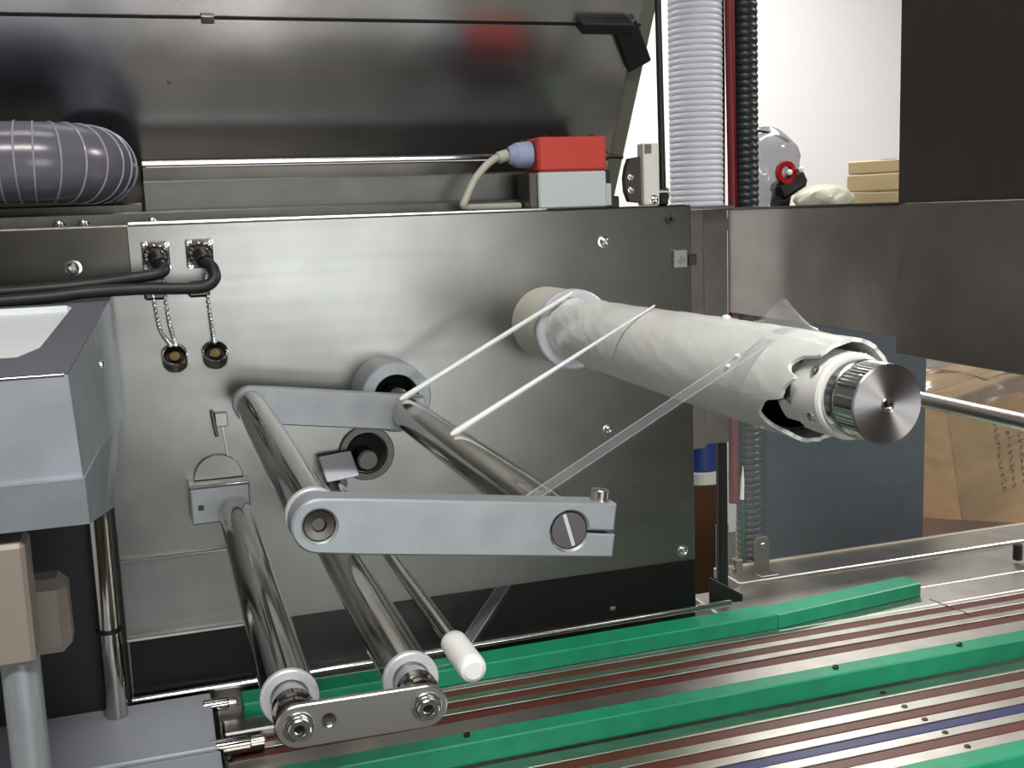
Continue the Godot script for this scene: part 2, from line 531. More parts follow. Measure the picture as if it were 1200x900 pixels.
func machine_plate() -> void:
	var t := thing("machine_side_plate", Vector3(0.25, -0.6, 0), "large brushed stainless side plate carrying the rollers and the film roll", "machine panel")
	put(span(Vector3(-0.6, -0.6, -0.012), Vector3(0.655, 0.003, 0), 0.0015), "panel", M.plate, t)
	put(span(Vector3(-0.6, -0.012, -0.06), Vector3(0.655, 0.004, -0.0125), 0.002), "top_flange", M.cover, t)
	put(span(Vector3(-0.024, 0.0032, -0.012), Vector3(0.46, 0.0062, 0.0006), 0.0008), "edge_lip", M.bright, t, "pale folded lip along the top edge")
	put(span(Vector3(-0.6, -0.068, 0.0002), Vector3(-0.0245, 0.0025, 0.0025), 0.0008), "cover_panel", M.cover, t, "thin darker cover sheet at the left end")
	dome_bolt(t, Vector3(-0.083, -0.04, 0.0025), 0.0065)
	dome_bolt(t, Vector3(0.534, -0.038, 0), 0.006)
	dome_bolt(t, Vector3(0.533, -0.276, 0), 0.005)
	dome_bolt(t, Vector3(0.636, -0.45, 0), 0.006)
	put(ring(0.0022, 0.006, 0, 0.003, Vector3(0.625, -0.014, 0)), "hex_socket_screw", M.dark_steel, t)
	put(rd(Vector3(0.625, -0.014, 0), Vector3(0.625, -0.014, 0.0012), 0.0025, 6), "socket", M.hole, t)
	put(bx(Vector3(0.533, -0.514, 0.002), Vector3(0.008, 0.005, 0.004), 0.001), "clip", M.steel, t)
	put(span(Vector3(-0.062, -0.533, 0.0002), Vector3(0.654, -0.4635, 0.002), 0.0006), "dark_foot_strip", M.foot_dark, t, "dark strip along the foot of the plate, painting its dark reflection at right")  # real dark face at left, at right painted for the plate's dark reflection
	# ledges and the rolled bar along the foot of the plate
	var k := thing("plate_ledge", Vector3(-0.03, -0.3675, 0.004), "narrow bright steel ledge across the plate, the upper of two left of the rollers", "ledge")
	put(span(Vector3(-0.125, -0.3705, 0.0002), Vector3(0.062, -0.3665, 0.012), 0.0012), "ledge_strip", M.bright, k)
	k = thing("plate_ledge", Vector3(-0.03, -0.46, 0.004), "narrow bright steel ledge across the plate, the lower of two left of the rollers", "ledge")
	put(span(Vector3(-0.125, -0.4625, 0.0002), Vector3(0.066, -0.4575, 0.014), 0.0012), "ledge_strip", M.bright, k)
	solo(rd(Vector3(-0.165, -0.533, 0.012), Vector3(0.708, -0.533, 0.0), 0.0045, 16), "edge_bar", M.bright, "long bright round bar along the foot of the stainless plate above the first green rail", "bar")
	# left end: the dark recess below the grey box
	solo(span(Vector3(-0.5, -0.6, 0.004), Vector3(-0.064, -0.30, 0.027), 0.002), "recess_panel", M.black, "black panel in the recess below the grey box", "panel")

func deck_and_hood() -> void:
	var t := thing("machine_deck", Vector3(0.2, -0.1, -0.15), "stepped stainless deck behind the top edge of the side plate", "machine deck")
	put(span(Vector3(-0.006, -0.1, -0.19), Vector3(0.588, 0.054, -0.1), 0.002), "front_step", M.deck, t)
	put(span(Vector3(-0.6, -0.1, -0.19), Vector3(-0.0065, 0.029, -0.1), 0.002), "low_step", M.cover, t)
	put(span(Vector3(-0.006, 0.0545, -0.24), Vector3(0.60, 0.0735, -0.18), 0.002), "rear_step", M.cover, t)
	put(span(Vector3(-0.006, 0.0745, -0.19), Vector3(0.60, 0.0815, -0.183), 0.002), "rear_lip", M.bright, t)
	put(span(Vector3(-0.6, -0.02, -0.1), Vector3(0.588, 0.0185, -0.072), 0.002), "lower_rail", M.deck, t)
	put(span(Vector3(-0.6, -0.1, -0.30), Vector3(0.0, 0.09, -0.285), 0.002), "rear_wall", M.cover, t)
	put(span(Vector3(0.11, 0.004, -0.055), Vector3(0.15, 0.0078, -0.03), 0.001), "black_pad", M.black, t)
	for q in [Vector3(-0.095, 0.0065, -0.03), Vector3(-0.07, 0.0065, -0.03), Vector3(0.002, 0.0065, -0.03)]:
		dome_bolt(t, q, 0.005, Vector3(0, 1, 0.3))
	var h := thing("hood_cover", Vector3(0.2, 0.075, -0.25), "large raised stainless hood leaning over the machine with a folded edge", "hood cover")
	var dn := Vector3(0, 0.19, 0.12).normalized()
	var bs := Basis(Vector3(1, 0, 0), dn, Vector3(1, 0, 0).cross(dn))
	var lo := Vector3(0, 0.078, -0.25)
	var p1 := lo + dn * 0.20
	put(bx(Vector3(0.02, 0, 0) + (lo + p1) / 2 - bs.z * 0.002, Vector3(1.27, 0.20, 0.003), 0.001, bs), "sheet", M.hood, h)
	put(bx(Vector3(0.02, 0, 0) + p1 + dn * 0.20 - bs.z * 0.0005, Vector3(1.27, 0.396, 0.003), 0.001, bs), "upper_sheet", M.hood, h)
	put(bx(Vector3(0.02, 0, 0) + p1 + dn * 0.001 + bs.z * 0.0006, Vector3(1.27, 0.0045, 0.003), 0.0002, bs), "seam_strip", M.black, h)
	put(bx(Vector3(0.661, 0, 0) + lo + dn * 0.165 - bs.z * 0.014, Vector3(0.022, 0.47, 0.032), 0.002, bs), "side_beam", M.beam, h)
	put(bx(Vector3(0.60, 0, 0) + p1 + dn * 0.002 + bs.z * 0.01, Vector3(0.075, 0.016, 0.02), 0.002, bs), "hinge_block", M.black, h)
	put(bx(Vector3(0.645, 0, 0) + p1 - dn * 0.025 + bs.z * 0.006, Vector3(0.035, 0.07, 0.012), 0.002, bs * Basis(Vector3(0, 0, 1), 0.55)), "hinge_arm", M.black, h)
	put(bx(Vector3(0.085, 0, 0) + p1 + bs.z * 0.004, Vector3(0.016, 0.01, 0.006), 0.001, bs), "catch", M.dark_steel, h)
	put(rd(Vector3(0.036, 0, 0) + lo + dn * 0.118, Vector3(0.036, 0, 0) + lo + dn * 0.118 + bs.z * 0.003, 0.0025, 10), "rivet", M.dark_steel, h)

func loft(a: Array, b: Array, bl: Builder, out_center: Vector3) -> void:
	for i in a.size():
		var j := (i + 1) % a.size()
		bl.quad(a[i], a[j], b[j], b[i], (a[i] + b[j]) / 2 - out_center)

func left_box() -> void:
	var t := thing("control_box", Vector3(-0.2, -0.3, 0.25), "grey painted metal box with a recessed white tray at the left edge", "control box")
	var c := Vector3(-0.2, -0.16, 0.28)
	var f := [Vector3(-0.35, -0.094, 0.5), Vector3(-0.0605, -0.094, 0.5), Vector3(-0.0585, -0.168, 0.483), Vector3(-0.35, -0.168, 0.483)]
	var k := [Vector3(-0.35, -0.070, 0.02), Vector3(-0.0455, -0.070, 0.02), Vector3(-0.0445, -0.20, 0.02), Vector3(-0.35, -0.20, 0.02)]
	var b := Builder.new()
	b.quad(f[0], f[1], f[2], f[3], Vector3(0, 0, 1))
	b.quad(f[1], k[1], k[2], f[2], Vector3(1, 0, 0))
	b.quad(f[3], f[2], k[2], k[3], Vector3(0, -1, 0))
	b.quad(k[0], k[1], k[2], k[3], Vector3(0, 0, -1))
	put(b, "casing", M.paint, t)
	# lower casing, a little proud
	b = Builder.new()
	var f2 := [Vector3(-0.35, -0.168, 0.487), Vector3(-0.0572, -0.168, 0.487), Vector3(-0.0580, -0.2045, 0.47), Vector3(-0.35, -0.2045, 0.47)]
	var k2 := [Vector3(-0.35, -0.19, 0.05), Vector3(-0.047, -0.19, 0.05), Vector3(-0.062, -0.295, 0.05), Vector3(-0.35, -0.295, 0.05)]
	b.quad(f2[0], f2[1], f2[2], f2[3], Vector3(0, 0, 1))
	b.quad(f2[1], k2[1], k2[2], f2[2], Vector3(1, 0, 0))
	b.quad(f2[3], f2[2], k2[2], k2[3], Vector3(0, -1, 0))
	b.quad(f2[0], f2[1], k2[1], k2[0], Vector3(0, 1, 0))
	b.quad(k2[0], k2[1], k2[2], k2[3], Vector3(0, 0, -1))
	put(b, "lower_casing", M.paint, t)
	# top: a frame round the sunken tray
	var tf := func(x: float, z: float) -> Vector3: return Vector3(x, lerpf(-0.0935, -0.0695, (0.5 - z) / 0.48), z)
	b = Builder.new()
	var inner := [Vector2(-0.35, 0.415), Vector2(-0.10, 0.415), Vector2(-0.088, 0.375), Vector2(-0.080, 0.12), Vector2(-0.086, 0.10), Vector2(-0.35, 0.10)]
	var outer := [Vector2(-0.35, 0.5), Vector2(-0.0605, 0.5), Vector2(-0.0575, 0.40), Vector2(-0.0485, 0.12), Vector2(-0.0455, 0.02), Vector2(-0.35, 0.02)]
	for i in 5:
		b.quad(tf.call(outer[i].x, outer[i].y), tf.call(outer[i + 1].x, outer[i + 1].y), tf.call(inner[i + 1].x, inner[i + 1].y), tf.call(inner[i].x, inner[i].y), Vector3.UP)
	put(b, "top_frame", M.paint_dark, t)
	b = Builder.new()
	for i in 5:
		var p: Vector3 = tf.call(inner[i].x, inner[i].y)
		var q: Vector3 = tf.call(inner[i + 1].x, inner[i + 1].y)
		b.quad(p, q, q - Vector3(0, 0.006, 0), p - Vector3(0, 0.006, 0), c - p)
	for i in range(1, 4):
		b.face(tf.call(inner[0].x, inner[0].y) - Vector3(0, 0.006, 0), tf.call(inner[i].x, inner[i].y) - Vector3(0, 0.006, 0), tf.call(inner[i + 1].x, inner[i + 1].y) - Vector3(0, 0.006, 0), Vector3.UP)
	b.face(tf.call(inner[0].x, inner[0].y) - Vector3(0, 0.006, 0), tf.call(inner[4].x, inner[4].y) - Vector3(0, 0.006, 0), tf.call(inner[5].x, inner[5].y) - Vector3(0, 0.006, 0), Vector3.UP)
	put(b, "tray", M.tray_white, t, "white sunken tray in the top")
	put(rd(Vector3(-0.35, -0.0945, 0.4985), Vector3(-0.062, -0.0945, 0.4985), 0.0016, 10), "rim", M.bright, t, "bright worn front edge of the top")
	put(bx(Vector3(-0.117, -0.0885, 0.43), Vector3(0.006, 0.005, 0.02), 0.001), "yellow_tab", M.yellow, t)
	dome_bolt(t, Vector3(-0.0525, -0.118, 0.25), 0.004, Vector3(1, 0, 0))
	var s := thing("support_post", Vector3(-0.115, -0.5335, 0.45), "grey steel post with a tan sleeve holding up the grey box at lower left", "post")
	put(bx(Vector3(-0.128, -0.2575, 0.45), Vector3(0.052, 0.088, 0.04), 0.003), "sleeve", M.sleeve, s)
	put(rd(Vector3(-0.115, -0.5335, 0.45), Vector3(-0.115, -0.298, 0.45), 0.0135, 24), "pole", M.alu, s)
	put(bx(Vector3(-0.1525, -0.26, 0.462), Vector3(0.028, 0.08, 0.03), 0.003), "face_plate", M.paint, s)
	var cl := thing("clamp_block", Vector3(-0.1, -0.36, 0.28), "rounded grey clamp block behind the tan sleeve under the grey box", "clamp")
	put(bx(Vector3(-0.112, -0.327, 0.28), Vector3(0.036, 0.066, 0.04), 0.008), "block", M.sleeve, cl)
	put(rd(Vector3(-0.2, -0.345, 0.28), Vector3(-0.1, -0.345, 0.28), 0.009, 16), "spindle", M.steel, cl)
	var r := thing("support_rod", Vector3(-0.08, -0.54, 0.05), "polished vertical steel rod standing below the corner of the grey box", "rod")
	put(rd(Vector3(-0.079, -0.53, 0.052), Vector3(-0.079, -0.28, 0.052), 0.0115, 24), "shaft", M.chrome, r)
	put(ring(0.0116, 0.014, 0, 0.004, Vector3(-0.079, -0.432, 0.052), Vector3.UP), "groove_collar", M.black, r)

func rail(x0: float, x1: float, za: float, zb: float, w: float, y0: float, y1: float, m: Material) -> Builder:
	# a bar along x whose near edge runs from za at x0 to zb at x1
	var d := Vector3(x1 - x0, 0, zb - za)
	var bs := Basis(d.normalized(), Vector3.UP, d.normalized().cross(Vector3.UP))
	var c := Vector3((x0 + x1) / 2, (y0 + y1) / 2, (za + zb) / 2) - bs.z * w / 2
	return bx(c, Vector3(d.length(), y1 - y0, w), 0.0015, bs)

func conveyor() -> void:
	var t := thing("conveyor_table", Vector3(0.9, -0.7, 0.2), "long stainless conveyor table running past the foot of the machine", "conveyor table")
	put(span(Vector3(0.026, -0.6, 0.001), Vector3(2.4, -0.5625, 0.62), 0.002), "bed", M.table, t)
	put(span(Vector3(0.78, -0.565, -0.185), Vector3(2.4, -0.5485, -0.105), 0.0015), "rear_plate", M.table, t)
	put(span(Vector3(0.70, -0.60, -0.105), Vector3(2.4, -0.555, 0.0005), 0.0012), "back_bed", M.table, t)
	put(span(Vector3(0.74, -0.5625, 0.001), Vector3(2.4, -0.555, 0.064), 0.0012), "middle_plate", M.table, t)
	put(bx(Vector3(1.0, -0.5548, 0.08), Vector3(0.002, 0.0008, 0.07), 0.0002, Basis(Vector3.UP, 0.15)), "joint", M.dark_steel, t)
	# steel strips
	var strips := [[0.0705, 0.009], [0.1, 0.0125], [0.131, 0.0125], [0.189, 0.062], [0.274, 0.022], [0.312, 0.016], [0.346, 0.014], [0.3785, 0.014], [0.412, 0.017], [0.50, 0.045], [0.56, 0.03]]
	for i in strips.size():
		var z: float = strips[i][0]
		var w: float = strips[i][1]
		var s := put(span(Vector3(0.03, -0.5625, z - w / 2), Vector3(2.4, -0.555, z + w / 2), 0.0005), "guide_strip", M.table, t)
		if i >= 4 and i <= 8:
			put(lt([Vector2(0.0035, 0), Vector2(0.0032, 0.0012), Vector2(0.0016, 0.0013), Vector2(0.0014, 0.0006), Vector2(0, 0.0006)], Vector3(0.75, -0.555, z), Vector3.UP, 16), "screw", M.dark_steel, s)
	var belts := [[0.0845, 0.017], [0.1155, 0.017], [0.1485, 0.0185], [0.2945, 0.018], [0.329, 0.0165], [0.362, 0.0165], [0.3945, 0.017], [0.444, 0.02], [0.53, 0.012]]
	var bn := ["nearest the machine plate", "second from the machine plate", "third from the machine plate", "first in front of the middle green rail", "second in front of the middle green rail", "bluish one third in front of the middle green rail", "fourth in front of the middle green rail", "beneath the nearest green rail", "outermost at the table's near edge"]
	for i in belts.size():
		var z: float = belts[i][0]
		var w: float = belts[i][1]
		var b := rail(0.035, 2.4, z + w / 2, z + w / 2, w, -0.5625, -0.5556, null)
		solo(b, "conveyor_belt", M.belt_blue_reflection if i == 5 else M.belt, ("narrow dark red conveyor belt, " if i != 5 else "narrow dark red conveyor belt with a painted blue reflection, ") + bn[i], "belt", "narrow belts between the steel strips")  # one belt carries a bluish reflection painted as its colour
	var g := thing("green_rail", Vector3(0.5, -0.555, 0.04), "short green plastic guide rail at the foot of the stainless plate", "guide rail", "green conveyor rails")
	put(rail(0.055, 0.744, 0.0675, 0.0605, 0.038, -0.555, -0.5335, null), "bar", M.green, g)
	put(rail(0.745, 0.992, 0.0600, 0.0315, 0.034, -0.555, -0.5345, null), "bar", M.green, g)
	put(rail(0.055, 0.744, 0.0720, 0.0650, 0.004, -0.5565, -0.5535, null), "backing_strip", M.bright, g)
	g = thing("green_rail", Vector3(1.0, -0.555, 0.235), "long green plastic guide rail across the middle of the conveyor", "guide rail", "green conveyor rails")
	put(rail(0.075, 2.3, 0.2585, 0.2565, 0.0255, -0.555, -0.5305, null), "bar", M.green, g)
	for x in [0.267, 0.708, 0.88]:
		put(lt([Vector2(0.0035, -0.001), Vector2(0.0035, 0.003), Vector2(0.002, 0.0034), Vector2(0.0018, 0.001), Vector2(0, 0.001)], Vector3(x, -0.5305, 0.243), Vector3.UP, 14), "screw", M.dark_steel, g)
	g = thing("green_rail", Vector3(1.0, -0.555, 0.45), "green plastic guide rail nearest the viewer in the bottom right corner", "guide rail", "green conveyor rails")
	put(rail(0.3, 2.3, 0.484, 0.480, 0.026, -0.555, -0.5305, null), "bar", M.green, g)
	# infeed tray at lower left
	var p := thing("infeed_tray", Vector3(-0.1, -0.56, 0.15), "pale grey flat sheet metal tray at the lower left of the conveyor", "tray")
	put(span(Vector3(-0.3, -0.536, 0.028), Vector3(0.021, -0.53, 0.168), 0.0015), "sheet", M.tray_sheet, p)
	put(span(Vector3(-0.3, -0.54, 0.1695), Vector3(0.024, -0.5335, 0.50), 0.0015), "front_sheet", M.tray_sheet, p)
	put(span(Vector3(-0.3, -0.60, 0.03), Vector3(0.018, -0.5405, 0.48), 0.0015), "support", M.black, p)
	var names2 := [[Vector3(0.018, -0.534, 0.056), 0.03, 0.007, "upper short chrome pulley pin beside the grey tray"], [Vector3(0.02, -0.537, 0.155), 0.05, 0.0075, "lower long chrome pulley pin beside the grey tray"]]
	for q in names2:
		var s := thing("pulley_pin", q[0], q[3], "pin")
		put(rd(q[0] - Vector3(0.006, 0, 0), q[0] + Vector3(q[1] * 0.7, 0, 0), q[2], 18), "shaft", M.chrome, s)
		put(rd(q[0] + Vector3(q[1] * 0.7, 0, 0), q[0] + Vector3(q[1], 0, 0), q[2] * 0.8, 18), "end", M.bright, s)
	var e := thing("belt_end_block", Vector3(0.05, -0.56, 0.12), "small stepped steel block at the end of the belts beside the tray", "block")
	put(span(Vector3(0.03, -0.556, 0.08), Vector3(0.085, -0.543, 0.115), 0.002), "block", M.steel, e)
	put(span(Vector3(0.028, -0.556, 0.118), Vector3(0.07, -0.5465, 0.143), 0.002), "lower_block", M.dark_steel, e)
	solo(span(Vector3(-0.4, -1.45, -0.1), Vector3(2.4, -0.601, 0.6), 0.003), "machine_cabinet", M.black, "dark machine cabinet below the conveyor table", "machine cabinet")

func guard() -> void:
	var t := thing("guard_post", Vector3(0.72, -0.33, -0.1), "narrow brownish steel post with small latches right of the side plate", "post")
	put(span(Vector3(0.664, -0.33, -0.075), Vector3(0.705, 0.0, -0.06), 0.002), "left_leaf", M.guard, t)
	put(span(Vector3(0.712, -0.33, -0.095), Vector3(0.7515, 0.0, -0.08), 0.002), "right_leaf", M.guard, t)
	put(span(Vector3(0.737, -0.5548, -0.094), Vector3(0.7505, -0.331, -0.084), 0.001), "dark_gap_strip", M.black, t)  # black strip standing in for the dark of the gap beside the screen
	put(bx(Vector3(0.637, -0.0635, 0.003), Vector3(0.019, 0.023, 0.006), 0.001), "latch_plate", M.steel, t)
	put(rd(Vector3(0.637, -0.0655, 0.006), Vector3(0.637, -0.0655, 0.0095), 0.0045, 14), "latch_screw", M.bright, t)
	put(bx(Vector3(0.654, -0.066, 0.003), Vector3(0.011, 0.014, 0.006), 0.001), "latch_tongue", M.dark_steel, t)
	put(span(Vector3(0.66, -0.004, -0.1), Vector3(0.75, 0.001, -0.058), 0.001), "top_cap", M.steel, t)
	var g := thing("side_guard", Vector3(0.8, -0.18, 0.1), "brownish stainless side guard band running towards the viewer at right", "machine guard")
	put(span(Vector3(0.80, -0.155, -0.17), Vector3(0.803, -0.003, 0.23), 0.001), "band", M.guard, g)
	put(span(Vector3(0.7955, -0.006, -0.17), Vector3(0.8, -0.0025, 0.23), 0.001), "top_fold", M.dark_steel, g)
	put(span(Vector3(0.797, -0.174, 0.224), Vector3(0.7995, -0.0045, 0.75), 0.001), "lower_sheet", M.guard, g)
	put(span(Vector3(0.797, -0.004, 0.224), Vector3(0.7995, 0.7, 0.75), 0.001), "upper_sheet", M.dark_guard, g, "dark brown upper sheet of the guard")
	put(rd(Vector3(0.815, -0.2245, 0.02), Vector3(0.815, -0.2245, 0.75), 0.0085, 20), "lower_rod", M.steel, g)
	var a := thing("acrylic_screen", Vector3(1.2, -0.548, -0.17), "clear acrylic safety screen standing on the rear of the conveyor table", "safety screen")
	put(span(Vector3(0.797, -0.546, -0.1745), Vector3(2.2, -0.16, -0.1705), 0.0003), "pane", M.acrylic, a)
	put(span(Vector3(0.7945, -0.547, -0.1755), Vector3(0.7968, 0.0, -0.1695), 0.0003), "side_edge", M.acrylic_edge, a)
	put(span(Vector3(0.797, -0.5485, -0.175), Vector3(2.2, -0.5462, -0.17), 0.0003), "lower_edge", M.acrylic_rim, a)
	var c := thing("screen_bracket", Vector3(0.83, -0.5485, -0.125), "small upright steel bracket on the table in front of the clear screen", "bracket")
	var poly := PackedVector2Array([Vector2(-0.0125, 0), Vector2(0.0125, 0), Vector2(0.012, 0.05), Vector2(0.008, 0.058), Vector2(-0.008, 0.058), Vector2(-0.0125, 0.05)])
	var b := Builder.new()
	b.prism(poly, 0, 0.004, 0.0008, [[Vector2(0, 0.045), 0.004]], Transform3D(Basis(), Vector3(0.831, -0.5485, -0.13)))
	put(b, "upright", M.guard, c)
	put(span(Vector3(0.819, -0.5485, -0.126), Vector3(0.848, -0.545, -0.108), 0.0008), "foot", M.guard, c)
	put(rd(Vector3(0.831, -0.5035, -0.127), Vector3(0.831, -0.5035, -0.1245), 0.0036, 12), "screw", M.bright, c)
	var k := thing("corner_bracket", Vector3(0.79, -0.5485, -0.14), "small tan steel foot at the corner of the clear screen", "bracket")
	put(span(Vector3(0.775, -0.5485, -0.168), Vector3(0.794, -0.475, -0.16), 0.001), "upright", M.beam, k)
	put(span(Vector3(0.80, -0.5485, -0.165), Vector3(0.812, -0.53, -0.15), 0.001), "lug", M.steel, k)
	# sloping black end bracket of the bar
	b = Builder.new()
	b.prism(PackedVector2Array([Vector2(0, 0), Vector2(0.05, -0.032), Vector2(0.05, -0.042), Vector2(0, -0.04)]), 0, 0.006, 0.001, [], Transform3D(Basis(), Vector3(0.69, -0.502, -0.03)))
	solo(b, "end_bracket", M.black, "black sloping bracket where the bright bar ends at right", "bracket")
	solo(rd(Vector3(1.215, -0.549, -0.03), Vector3(1.215, -0.525, -0.03), 0.007, 16), "knob_stop", M.rubber, "small dark round stop on the table at the right edge", "stop")

func switch_and_strut() -> void:
	var t := thing("safety_switch", Vector3(0.5, 0.004, -0.05), "grey safety switch with a red lid on top of the side plate", "safety switch")
	put(span(Vector3(0.447, 0.0045, -0.0705), Vector3(0.4575, 0.05, -0.025), 0.001), "side_flange", M.dark_steel, t)
	put(span(Vector3(0.458, 0.0045, -0.0705), Vector3(0.548, 0.0495, -0.02), 0.002), "body", M.grey_plastic, t)
	put(span(Vector3(0.5485, 0.006, -0.07), Vector3(0.559, 0.034, -0.03), 0.001), "end_plate", M.grey_plastic, t)
	put(span(Vector3(0.4585, 0.05, -0.0705), Vector3(0.549, 0.092, -0.0195), 0.003), "lid", M.red, t, "bright red lid")
	for x in [0.472, 0.533]:
		put(rd(Vector3(x, 0.0905, -0.03), Vector3(x, 0.0945, -0.03), 0.004, 14), "lid_screw", M.black, t)
	put(span(Vector3(0.452, 0.078, -0.0715), Vector3(0.545, 0.093, -0.071), 0.0002), "rear_gasket", M.hose_maroon, t)
	put(ring(0.006, 0.0165, 0, 0.007, Vector3(0.4575, 0.072, -0.047), Vector3(-1, 0, 0), 12), "gland_nut", M.gland, t)
	put(lt([Vector2(0.0165, 0), Vector2(0.0155, 0.012), Vector2(0.010, 0.0225), Vector2(0.006, 0.0225)], Vector3(0.4505, 0.072, -0.047), Vector3(-1, 0, 0), 24), "gland_cap", M.gland, t)
	put(rd(Vector3(0.5495, 0.069, -0.045), Vector3(0.561, 0.069, -0.045), 0.0065, 16), "plunger_bush", M.brass, t)
	put(rd(Vector3(0.561, 0.069, -0.045), Vector3(0.582, 0.067, -0.045), 0.003, 12), "plunger", M.dark_steel, t)
	var cb := thing("switch_cable", Vector3(0.4, 0.01, -0.05), "grey cable curving down from the red switch to the deck", "cable")
	put(tb(smooth_path([Vector3(0.436, 0.0715, -0.047), Vector3(0.41, 0.068, -0.045), Vector3(0.385, 0.047, -0.04), Vector3(0.368, 0.02, -0.035), Vector3(0.366, 0.011, -0.037), Vector3(0.385, 0.0095, -0.045), Vector3(0.444, 0.0095, -0.055)]), 0.0047, 14), "cable_sheath", M.cable_grey, cb)
	put(rd(Vector3(0.4275, 0.0725, -0.047), Vector3(0.414, 0.069, -0.0455), 0.0075, 16), "ferrule", M.cable_grey, cb)
	# hinge bracket of the gas strut
	var h := thing("strut_bracket", Vector3(0.6, 0.004, -0.02), "grey metal hinge bracket with bolts at the foot of the black strut", "bracket")
	put(span(Vector3(0.597, 0.0045, -0.035), Vector3(0.619, 0.082, -0.015), 0.0015), "upright", M.hub, h)
	put(bx(Vector3(0.603, 0.075, -0.0142), Vector3(0.009, 0.011, 0.002), 0.0005), "notch", M.guard, h)
	var b := Builder.new()
	var arc := PackedVector2Array([Vector2(0.0235, 0), Vector2(0.0235, 0.058), Vector2(0.008, 0.056), Vector2(0.0035, 0.045), Vector2(0.001, 0.032), Vector2(0.002, 0.015), Vector2(0.007, 0.002)])
	b.prism(arc, 0, 0.010, 0.001, [], Transform3D(Basis(), Vector3(0.573, 0.008, -0.033)))
	put(b, "curved_lug", M.dark_steel, h)
	for y in [0.025, 0.041]: dome_bolt(h, Vector3(0.583, y, -0.023), 0.0035)
	dome_bolt(h, Vector3(0.610, 0.0115, -0.015), 0.0045)
	put(rd(Vector3(0.619, 0.018, -0.025), Vector3(0.634, 0.018, -0.025), 0.0085, 18), "pivot", M.guard, h)
	var s := thing("gas_strut", Vector3(0.627, 0.01, -0.02), "slim black vertical strut rod rising beside the raised hood", "strut")
	put(rd(Vector3(0.6265, 0.015, -0.022), Vector3(0.6255, 0.45, -0.03), 0.0042, 16), "rod", M.black, s)
	put(bx(Vector3(0.6245, 0.012, -0.02), Vector3(0.012, 0.016, 0.014), 0.002), "end_fitting", M.black, s)

func corrugated(a: Vector3, b: Vector3, r: float, pitch: float, dep: float, segs := 28) -> Builder:
	var L := (b - a).length()
	var prof := [Vector2(0, 0)]
	var k := int(L / pitch)
	for i in k:
		var t := i * pitch
		prof.append_array([Vector2(r - dep, t), Vector2(r - dep * 0.3, t + pitch * 0.2), Vector2(r, t + pitch * 0.4), Vector2(r, t + pitch * 0.6), Vector2(r - dep * 0.3, t + pitch * 0.8)])
	prof.append(Vector2(r - dep, k * pitch))
	prof.append(Vector2(0, k * pitch))
	return lt(prof, a, b - a, segs)

func hoses() -> void:
	var t := thing("corrugated_hose", Vector3(0.80, -0.35, -0.27), "thick pale grey corrugated hose rising behind the machine", "hose")
	put(corrugated(Vector3(0.803, -0.335, -0.27), Vector3(0.803, 0.55, -0.27), 0.041, 0.0088, 0.0018), "hose_wall", M.hose_grey, t)
	put(rd(Vector3(0.803, -0.41, -0.27), Vector3(0.803, -0.336, -0.27), 0.037, 28), "blue_coupling", M.blue, t, "blue lower coupling")
	put(rd(Vector3(0.803, -0.43, -0.27), Vector3(0.803, -0.411, -0.27), 0.045, 28), "clamp_ring", M.hub, t)
	t = thing("red_hose", Vector3(0.855, -0.5, -0.25), "smooth dark red hose between the pale and the black corrugated hoses", "hose")
	put(tb(smooth_path([Vector3(0.851, -0.47, -0.2485), Vector3(0.853, -0.2, -0.25), Vector3(0.857, 0.0, -0.255), Vector3(0.851, 0.25, -0.25), Vector3(0.848, 0.55, -0.25)]), 0.0075, 14), "hose_wall", M.hose_red, t)
	t = thing("maroon_hose", Vector3(0.846, -0.5, -0.25), "thin maroon hose beside the pale corrugated hose", "hose")
	put(tb(smooth_path([Vector3(0.846, -0.2, -0.275), Vector3(0.846, 0.0, -0.272), Vector3(0.849, 0.25, -0.275), Vector3(0.842, 0.55, -0.27)]), 0.006, 12), "hose_wall", M.hose_maroon, t)
	t = thing("black_hose", Vector3(0.885, -0.6, -0.25), "black corrugated hose behind the clear screen rising past the white wall", "hose")
	put(corrugated(Vector3(0.886, -0.62, -0.26), Vector3(0.879, 0.55, -0.26), 0.0205, 0.0105, 0.002, 20), "hose_wall", M.hose_dark, t)
	t = thing("cable_tie", Vector3(0.861, -0.44, -0.22), "white pointed cable end hanging before the black hose", "cable tie")
	put(lt([Vector2(0, 0), Vector2(0.0035, 0.001), Vector2(0.003, 0.03), Vector2(0.0006, 0.055), Vector2(0, 0.055)], Vector3(0.857, -0.462, -0.232), Vector3(0.04, 1, 0), 10), "tip", M.white_plastic, t)
	t = thing("green_tube", Vector3(0.861, -0.6, -0.225), "thin dark green tube below the white cable end", "tube")
	put(rd(Vector3(0.858, -0.62, -0.232), Vector3(0.857, -0.464, -0.232), 0.004, 12), "tube_wall", mat(Color(0.10, 0.25, 0.20), 0.4), t)

